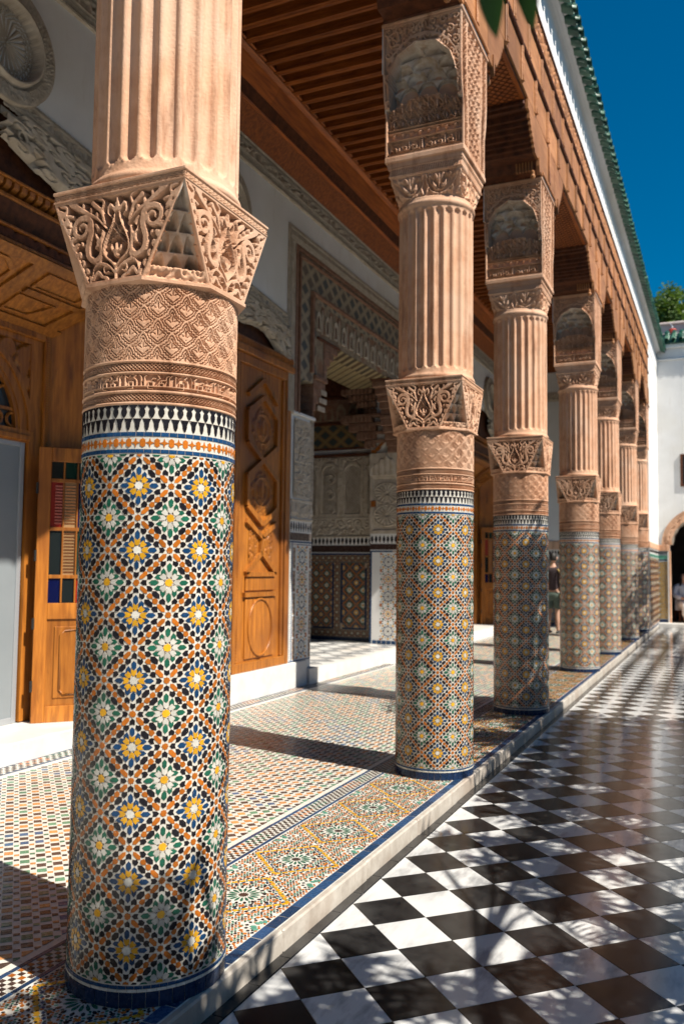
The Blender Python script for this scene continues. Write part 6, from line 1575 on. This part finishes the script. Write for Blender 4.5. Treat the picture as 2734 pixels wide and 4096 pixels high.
# ------------------------------------------------------------------ people
def skin_mesh(name, joints, edges, m, sub=2):
    me = bpy.data.meshes.new(name); me.from_pydata([j[:3] for j in joints], edges, [])
    o = bpy.data.objects.new('tmp_'+name, me); COL.objects.link(o)
    md = o.modifiers.new('s', 'SKIN'); md.use_smooth_shade = True
    for v, j in zip(me.skin_vertices[0].data, joints): v.radius = (j[3], j[4] if len(j) > 4 else j[3])
    me.skin_vertices[0].data[0].use_root = True
    ss = o.modifiers.new('u', 'SUBSURF'); ss.levels = sub; ss.render_levels = sub
    dg = bpy.context.evaluated_depsgraph_get(); ev_ = bpy.data.meshes.new_from_object(o.evaluated_get(dg)); ev_.name = name
    bpy.data.objects.remove(o); ev_.materials.clear(); ev_.materials.append(m)
    ev_.polygons.foreach_set('use_smooth', [True]*len(ev_.polygons)); return ev_
def head_mesh(name, m, r=.105):
    bm = bmesh.new(); bmesh.ops.create_uvsphere(bm, u_segments=24, v_segments=18, radius=1)
    for v in bm.verts:
        x, y, z = v.co; f = max(0, -y)
        v.co = Vector((x*.075*(1-.18*max(0, -z)), y*.095*(1-.10*max(0, -z)), z*.118))
        if f > .6 and abs(x) < .22 and -.35 < z < .12: v.co.y -= .016*(1-abs(x)/.22)         # nose
        if f > .6 and .05 < z < .3 and .2 < abs(x) < .55: v.co.y += .006                        # eye sockets
        if f > .6 and -.62 < z < -.45 and abs(x) < .35: v.co.y -= .004                          # lips
        if abs(x) > .93 and abs(z) < .28: v.co.x += .016*(1 if x > 0 else -1)                   # ears
    b = MB(); b.bm(bm); return b.mesh(name, m, True)
man = thing('person', 'standing man seen from behind in dark T-shirt and green shorts, between two columns', 'person', (-1.62, 19.5, 0), rotz=R_(-8))
J = [(0, 0, .93, .13, .10), (0, 0, 1.08, .125, .09), (0, .01, 1.28, .155, .10), (0, .01, 1.42, .13, .08), (0, .0, 1.50, .055), (0, -.015, 1.58, .055),
     (-.09, 0, .86, .095), (-.10, -.01, .50, .060), (-.105, .03, .30, .058), (-.105, .02, .09, .036), (-.11, -.12, .035, .038, .03),
     (.09, 0, .86, .095), (.10, .01, .50, .060), (.105, .05, .30, .058), (.105, .04, .09, .036), (.11, -.10, .035, .038, .03),
     (-.19, .01, 1.41, .06), (-.25, .04, 1.14, .045), (-.25, -.08, .92, .034), (-.25, -.13, .82, .035, .022),
     (.19, .01, 1.41, .06), (.25, .04, 1.14, .045), (.24, -.08, .93, .034), (.23, -.14, .84, .035, .022)]
E_ = [(0, 1), (1, 2), (2, 3), (3, 4), (4, 5), (0, 6), (6, 7), (7, 8), (8, 9), (9, 10), (0, 11), (11, 12), (12, 13), (13, 14), (14, 15), (3, 16), (16, 17), (17, 18), (18, 19), (3, 20), (20, 21), (21, 22), (22, 23)]
Jf = [(j[0], -j[1], *j[2:]) if False else j for j in J]
def turned(j): return (j[0], -j[1], *j[2:])          # facing away from the courtyard entrance (+y)
bd = obj('body', skin_mesh('body', [turned(j) for j in J], E_, SKIN), man)
hm = obj('head', head_mesh('head', SKIN), man, (0, .02, 1.68)); hm.rotation_euler = (0, 0, PI)
b = MB(); b.lathe([(.001, .125), (.05, .118), (.085, .07), (.092, .01), (.082, -.05), (.07, -.065)], 20); me = b.mesh('hair', HAIR, True); ho = obj('hair', me, man, (0, -.012, 1.69)); ho.scale = (.92, 1.12, 1.0)
obj('t_shirt', skin_mesh('t_shirt', [(0, 0, .90, .165, .125), (0, 0, 1.08, .155, .115), (0, -.01, 1.28, .18, .125), (0, -.01, 1.43, .14, .09), (-.20, -.01, 1.41, .085), (-.245, -.03, 1.20, .075), (.20, -.01, 1.41, .085), (.245, -.03, 1.20, .075)], [(0, 1), (1, 2), (2, 3), (3, 4), (4, 5), (3, 6), (6, 7)], TSHIRT), man)
obj('shorts', skin_mesh('shorts', [(0, 0, .97, .155, .12), (0, 0, .88, .15, .12), (-.10, 0, .80, .115), (-.11, 0, .52, .105), (.10, 0, .80, .115), (.11, -.01, .52, .105)], [(0, 1), (1, 2), (2, 3), (1, 4), (4, 5)], SHORTS), man)
for s in (-1, 1):
    b = MB(); bm = bmesh.new(); bmesh.ops.create_uvsphere(bm, u_segments=14, v_segments=10, radius=1)
    for v in bm.verts: v.co = Vector((v.co.x*.048, v.co.y*.135+.05, max(-.012, v.co.z*.055)+.018))
    b.bm(bm); obj('shoe', b.mesh('shoe', SHOE, True), man, (s*.108, -.02, 0))
bag = thing('shoulder_bag', 'small tan shoulder bag on a long strap at the standing man\'s hip', 'bag', (-1.40, 19.40, .86))
b = MB(); b.bbox(-.03, .10, -.10, .10, -.14, .10, .03); b.build('pouch', BAG, bag); b = MB(); b.tube([(.03, -.02, .10), (.02, -.05, .35), (-.08, -.03, .56), (-.20, .05, .60)], .014, 6); b.build('strap', BAG, bag, smooth=True)

sit = thing('person', 'seated person in pale blue robe and black headscarf inside the dark archway', 'person', (.86, 25.35, .03), rotz=R_(25))
J = [(0, 0, .46, .16, .13), (0, .01, .66, .15, .11), (0, 0, .86, .165, .11), (0, -.01, .98, .12, .08), (0, -.02, 1.06, .05), (0, -.03, 1.12, .05),
     (-.10, -.12, .46, .10), (-.13, -.44, .47, .07), (-.13, -.42, .24, .055), (-.13, -.40, .07, .04), (-.13, -.50, .035, .04, .03),
     (.10, -.12, .46, .10), (.13, -.44, .47, .07), (.13, -.42, .24, .055), (.13, -.40, .07, .04), (.13, -.50, .035, .04, .03),
     (-.20, 0, .95, .07), (-.25, -.06, .72, .055), (-.12, -.27, .64, .04), (-.03, -.32, .62, .035, .022),
     (.20, 0, .95, .07), (.25, -.06, .72, .055), (.12, -.27, .62, .04), (.03, -.33, .60, .035, .022)]
obj('body', skin_mesh('body', J, E_, SKIN), sit)
obj('robe', skin_mesh('robe', [(0, 0, .40, .21, .17), (0, .01, .66, .185, .14), (0, 0, .86, .195, .135), (0, -.01, .99, .13, .09), (-.21, 0, .95, .095), (-.26, -.06, .72, .085), (-.14, -.25, .645, .07), (.21, 0, .95, .095), (.26, -.06, .72, .085), (.14, -.25, .625, .07)], [(0, 1), (1, 2), (2, 3), (3, 4), (4, 5), (5, 6), (3, 7), (7, 8), (8, 9)], ROBE), sit)
obj('trousers', skin_mesh('trousers', [(0, 0, .46, .18, .15), (-.11, -.14, .47, .125), (-.13, -.44, .47, .095), (-.13, -.41, .12, .085), (.11, -.14, .47, .125), (.13, -.44, .47, .095), (.13, -.41, .12, .085)], [(0, 1), (1, 2), (2, 3), (0, 4), (4, 5), (5, 6)], LINEN), sit)
ho = obj('head', head_mesh('head', SKIN), sit, (0, -.05, 1.20))
b = MB(); b.lathe([(.001, .14), (.06, .13), (.10, .07), (.105, .0), (.10, -.08), (.13, -.16), (.19, -.22)], 20, a0=R_(-45), a1=R_(225)); obj('headscarf', b.mesh('headscarf', SCARF, True), sit, (0, -.03, 1.20))
st = thing('stool', 'low dark stool under the seated person in the archway', 'stool', (.86, 25.35, .03), rotz=R_(25))
b = MB(); b.bbox(-.2, .2, -.18, .2, .27, .31, .01); b.build('seat', DARKW, st)
for sx in (-1, 1):
    for sy in (-1, 1): b = MB(); b.bbox(sx*.17-.02, sx*.17+.02, sy*.16-.02, sy*.16+.02, 0, .269, .004); b.build('leg', DARKW, st)

# ------------------------------------------------------------------ trees that shade the court, and the one behind the roof
def leaves_mesh(name, clumps, n, L, W, m, seed):
    g = np.random.default_rng(seed); C0 = []
    tot = sum(c[3]**2 for c in clumps)
    for (x, y, z, r, sq) in clumps:
        k = int(n*r*r/tot); d = g.normal(size=(k, 3)); d /= np.linalg.norm(d, axis=1)[:, None]
        sub = g.normal(size=(max(4, k//40), 3)); sub /= np.linalg.norm(sub, axis=1)[:, None]; sub *= (.45+.55*g.random(len(sub)))[:, None]
        idx = g.integers(0, len(sub), k); P = sub[idx]+d*g.random(k)[:, None]**.5*.30
        C0.append(P*np.array([r, r, r*sq])+np.array([x, y, z]))
    P = np.vstack(C0); k = len(P); a = g.normal(size=(k, 3)); a[:, 2] = a[:, 2]*.6-.25; a /= np.linalg.norm(a, axis=1)[:, None]
    b = np.cross(a, g.normal(size=(k, 3))); b /= np.linalg.norm(b, axis=1)[:, None]; nrm = np.cross(a, b)
    ll = (L*g.uniform(.6, 1.3, k))[:, None]; ww = (W*g.uniform(.7, 1.2, k))[:, None]
    V = np.stack([P, P+a*ll*.45+b*ww*.5+nrm*ll*.06, P+a*ll-nrm*ll*.05, P+a*ll*.45-b*ww*.5+nrm*ll*.06], 1).reshape(-1, 3)
    q = np.arange(k*4).reshape(-1, 4)
    return mesh_np(name, V, quads=q, m=m)
def tree(label, x, y, z, H, clumps, n, L, W, m, seed, lean=(0, 0), group=None):
    t = thing('courtyard_tree', label, 'tree', (x, y, z), group); b = MB(); rg = random.Random(seed)
    pts = [(0, 0, 0), (lean[0]*.3+.03, lean[1]*.3, H*.3), (lean[0]*.6-.03, lean[1]*.6+.03, H*.6), (lean[0], lean[1], H)]; b.tube([tuple(p) for p in crom(pts, 5)], list(np.linspace(.11, .05, len(crom(pts, 5)))), 9)
    for c in clumps:
        e = (c[0]-x, c[1]-y, c[2]-z); s0 = (lean[0]*.8, lean[1]*.8, H*.78)
        mid = tuple((s0[i]+e[i])/2+rg.uniform(-.12, .12) for i in range(3)); b.tube([s0, mid, e], [.045, .03, .012], 6)
        for q in range(5):
            d = Vector((rg.gauss(0, 1), rg.gauss(0, 1), rg.gauss(0, .8))).normalized()*c[3]*.75; b.tube([mid, tuple((mid[i]+e[i])/2+d[i]*.3 for i in range(3)), tuple(e[i]+d[i] for i in range(3))], [.018, .012, .005], 5)
    b.build('trunk', BARK, t, smooth=True)
    o = obj('crown', leaves_mesh('crown', clumps, n, L, W, m, seed), t, (-x, -y, -z)); return t
tree('leafy courtyard tree standing beside the marble floor near the nearest column', 3.0, 1.9, CZ, 2.2, [(2.75, 1.75, 2.55, .55, .8), (2.6, 1.02, 3.7, .42, .8), (2.58, 1.84, 2.95, .36, .8), (2.55, 1.32, 2.95, .36, .8), (2.50, 1.70, 2.40, .38, .8), (2.42, 2.1, 2.05, .28, .8), (2.95, 3.9, 2.35, .45, .8), (3.1, 2.1, 2.6, .55, .7), (3.6, 2.8, 2.4, .5, .7), (3.9, 3.5, 2.7, .6, .7), (3.5, 2.3, 2.3, .4, .7)], 4300, .20, .042, LEAF, 3, (-.2, 0), 'trees shading the courtyard')
tree('dense courtyard tree that shades the third column', 3.4, 7.4, CZ, 3.0, [(3.25, 7.8, 4.45, .85, .9), (3.2, 8.25, 3.7, .7, .9), (3.3, 6.7, 3.1, .85, .8), (3.4, 7.4, 2.7, .85, .8), (3.5, 5.7, 2.9, .75, .7), (3.5, 4.8, 2.7, .6, .7), (4.2, 5.4, 3.1, .7, .7), (4.2, 6.6, 3.2, .8, .7), (4.2, 8.0, 3.3, .8, .7)], 14000, .19, .045, LEAF, 5, (-.1, .1), 'trees shading the courtyard')
tree('courtyard tree that shades the two farthest columns', 3.6, 18.6, CZ, 3.2, [(3.4, 18.2, 4.1, .9, .9), (3.3, 20.6, 4.0, 1.0, .9), (3.2, 17.4, 3.1, .6, .9), (3.0, 19.4, 3.2, .8, .9), (3.1, 15.6, 2.6, .5, .8)], 4200, .15, .07, LEAF, 9, (-.1, .2), 'trees shading the courtyard')
tree('round green tree rising behind the pink rooftop parapet', 1.0, 41, 0, 11.5, [(.2, 40, 13.1, 1.15, 1.0), (-.35, 40.5, 12.0, 1.0, 1.0), (.95, 40.5, 12.3, 1.0, .9), (1.9, 41, 12.0, 1.3, .9), (.3, 39.5, 11.5, 1.0, .9), (1.0, 39.4, 11.2, 1.0, .8), (-.1, 39.6, 12.7, .7, .9), (.65, 40, 13.0, .6, .9)], 15000, .20, .10, LEAF2, 12, (-.3, -.4))
# palms with long leaflets: they throw the streaky shadows over the marble
def palm(label, x, y, z, H, n, L, seed, droop=.9, group='feather palms in the court', amin=0, amax=2*PI):
    t = thing('feather_palm', label, 'palm', (x, y, z), group); rg = random.Random(seed); b = MB()
    b.lathe([(.10, 0), (.09, H*.3), (.085, H*.7), (.10, H), (.03, H+.05)], 12); b.build('trunk', BARK, t, smooth=True)
    V = []; Q = []; T = MB()
    for k in range(n):
        a = amin+(amax-amin)*(k+rg.uniform(-.25, .25))/n; up = rg.uniform(.25, 1.1); pts = []
        for s in np.linspace(0, 1, 9):
            r = L*s*math.cos(up*(1-s*.6)); pts.append(np.array([r*math.cos(a), r*math.sin(a), H+L*s*math.sin(up)*(1-.1*s)-droop*L*.55*s*s*s-.1*s]))
        T.tube([tuple(p) for p in pts], list(np.linspace(.014, .004, 9)), 5)
        P = crom(pts, 3)
        for j in range(3, len(P)-1):
            d = P[j+1]-P[j]; d /= np.linalg.norm(d); side = np.cross(d, [0, 0, 1]); side /= np.linalg.norm(side)+1e-9
            for s in (1, -1):
                l = L*.26*math.sin(PI*min(1, j/len(P)*.9+.12))*rg.uniform(.85, 1.1); dv = (side*s*.85+d*.5+np.array([0, 0, -.18])); dv /= np.linalg.norm(dv); w = np.cross(dv, side*s); w = d*.011
                o = P[j]; i0 = len(V); V += [o-w*.5, o+dv*l*.5-w+np.array([0, 0, .01]), o+dv*l, o+dv*l*.5+w+np.array([0, 0, .01])]; Q.append((i0, i0+1, i0+2, i0+3))
    T.build('frond_stalks', BARK, t); obj('crown', mesh_np('crown', V, quads=Q, m=PALML), t)
palm('feather palm beside the marble floor in the front of the court', 3.35, 3.3, CZ, .95, 16, 1.35, 4)
palm('feather palm beside the shaded middle of the marble floor', 3.2, 5.2, CZ, 1.5, 14, 1.2, 6)
palm('feather palm farther along the marble floor', 3.6, 11.2, CZ, 1.8, 18, 1.5, 8)
palm('feather palm near the far end of the marble floor', 3.5, 14.6, CZ, 1.7, 18, 1.5, 10)
palm('feather palm close to the courtyard end wall', 3.4, 21.6, CZ, 1.5, 16, 1.4, 14)
# a twig with dark leaves hanging into the top of the picture
tw = thing('citrus_twig', 'blurred dark green leaves on a twig hanging into the top of the picture', 'branch', (2.45, 1.05, 2.305))
b = MB(); b.tube([(.55, .85, .25), (.2, .2, .15), (-.25, .02, .05), (-.55, -.08, -.06), (-.78, -.10, -.14)], [.014, .010, .007, .005, .003], 6); b.build('stem', BARK, tw, smooth=True)
def leaf_obj(p, d, L, W, seed):
    p = np.array(p, float); d = np.array(d, float); d /= np.linalg.norm(d); s = np.cross(d, [.3, .9, .2]); s /= np.linalg.norm(s); n = np.cross(d, s); V = []; n_ = 9
    for k in range(n_+1):
        t = k/n_; w = W*math.sin(PI*t**.8)**.8; c = p+d*L*t-n*.12*L*t*t
        V += [c-s*w*.5+n*w*.12, c, c+s*w*.5+n*w*.12]
    Q = [q for k in range(n_) for q in ((3*k, 3*k+1, 3*k+4, 3*k+3), (3*k+1, 3*k+2, 3*k+5, 3*k+4))]
    obj('leaf', mesh_np('leaf', V, quads=Q, m=LEAFD, smooth=True), tw)
for p, d, L, W in (((-.80, -.11, -.15), (-.02, 0, -1), .105, .040), ((-.765, -.10, -.13), (.02, .05, -1), .115, .038), ((-.72, -.1, -.12), (.15, -.1, -.9), .09, .036), ((-.60, -.09, -.08), (.1, .1, .9), .12, .05), ((-.5, -.06, -.05), (-.3, .1, .8), .12, .05), ((-.3, .0, .03), (.2, -.3, .7), .12, .05)):
    leaf_obj(p, d, L, W, 1)
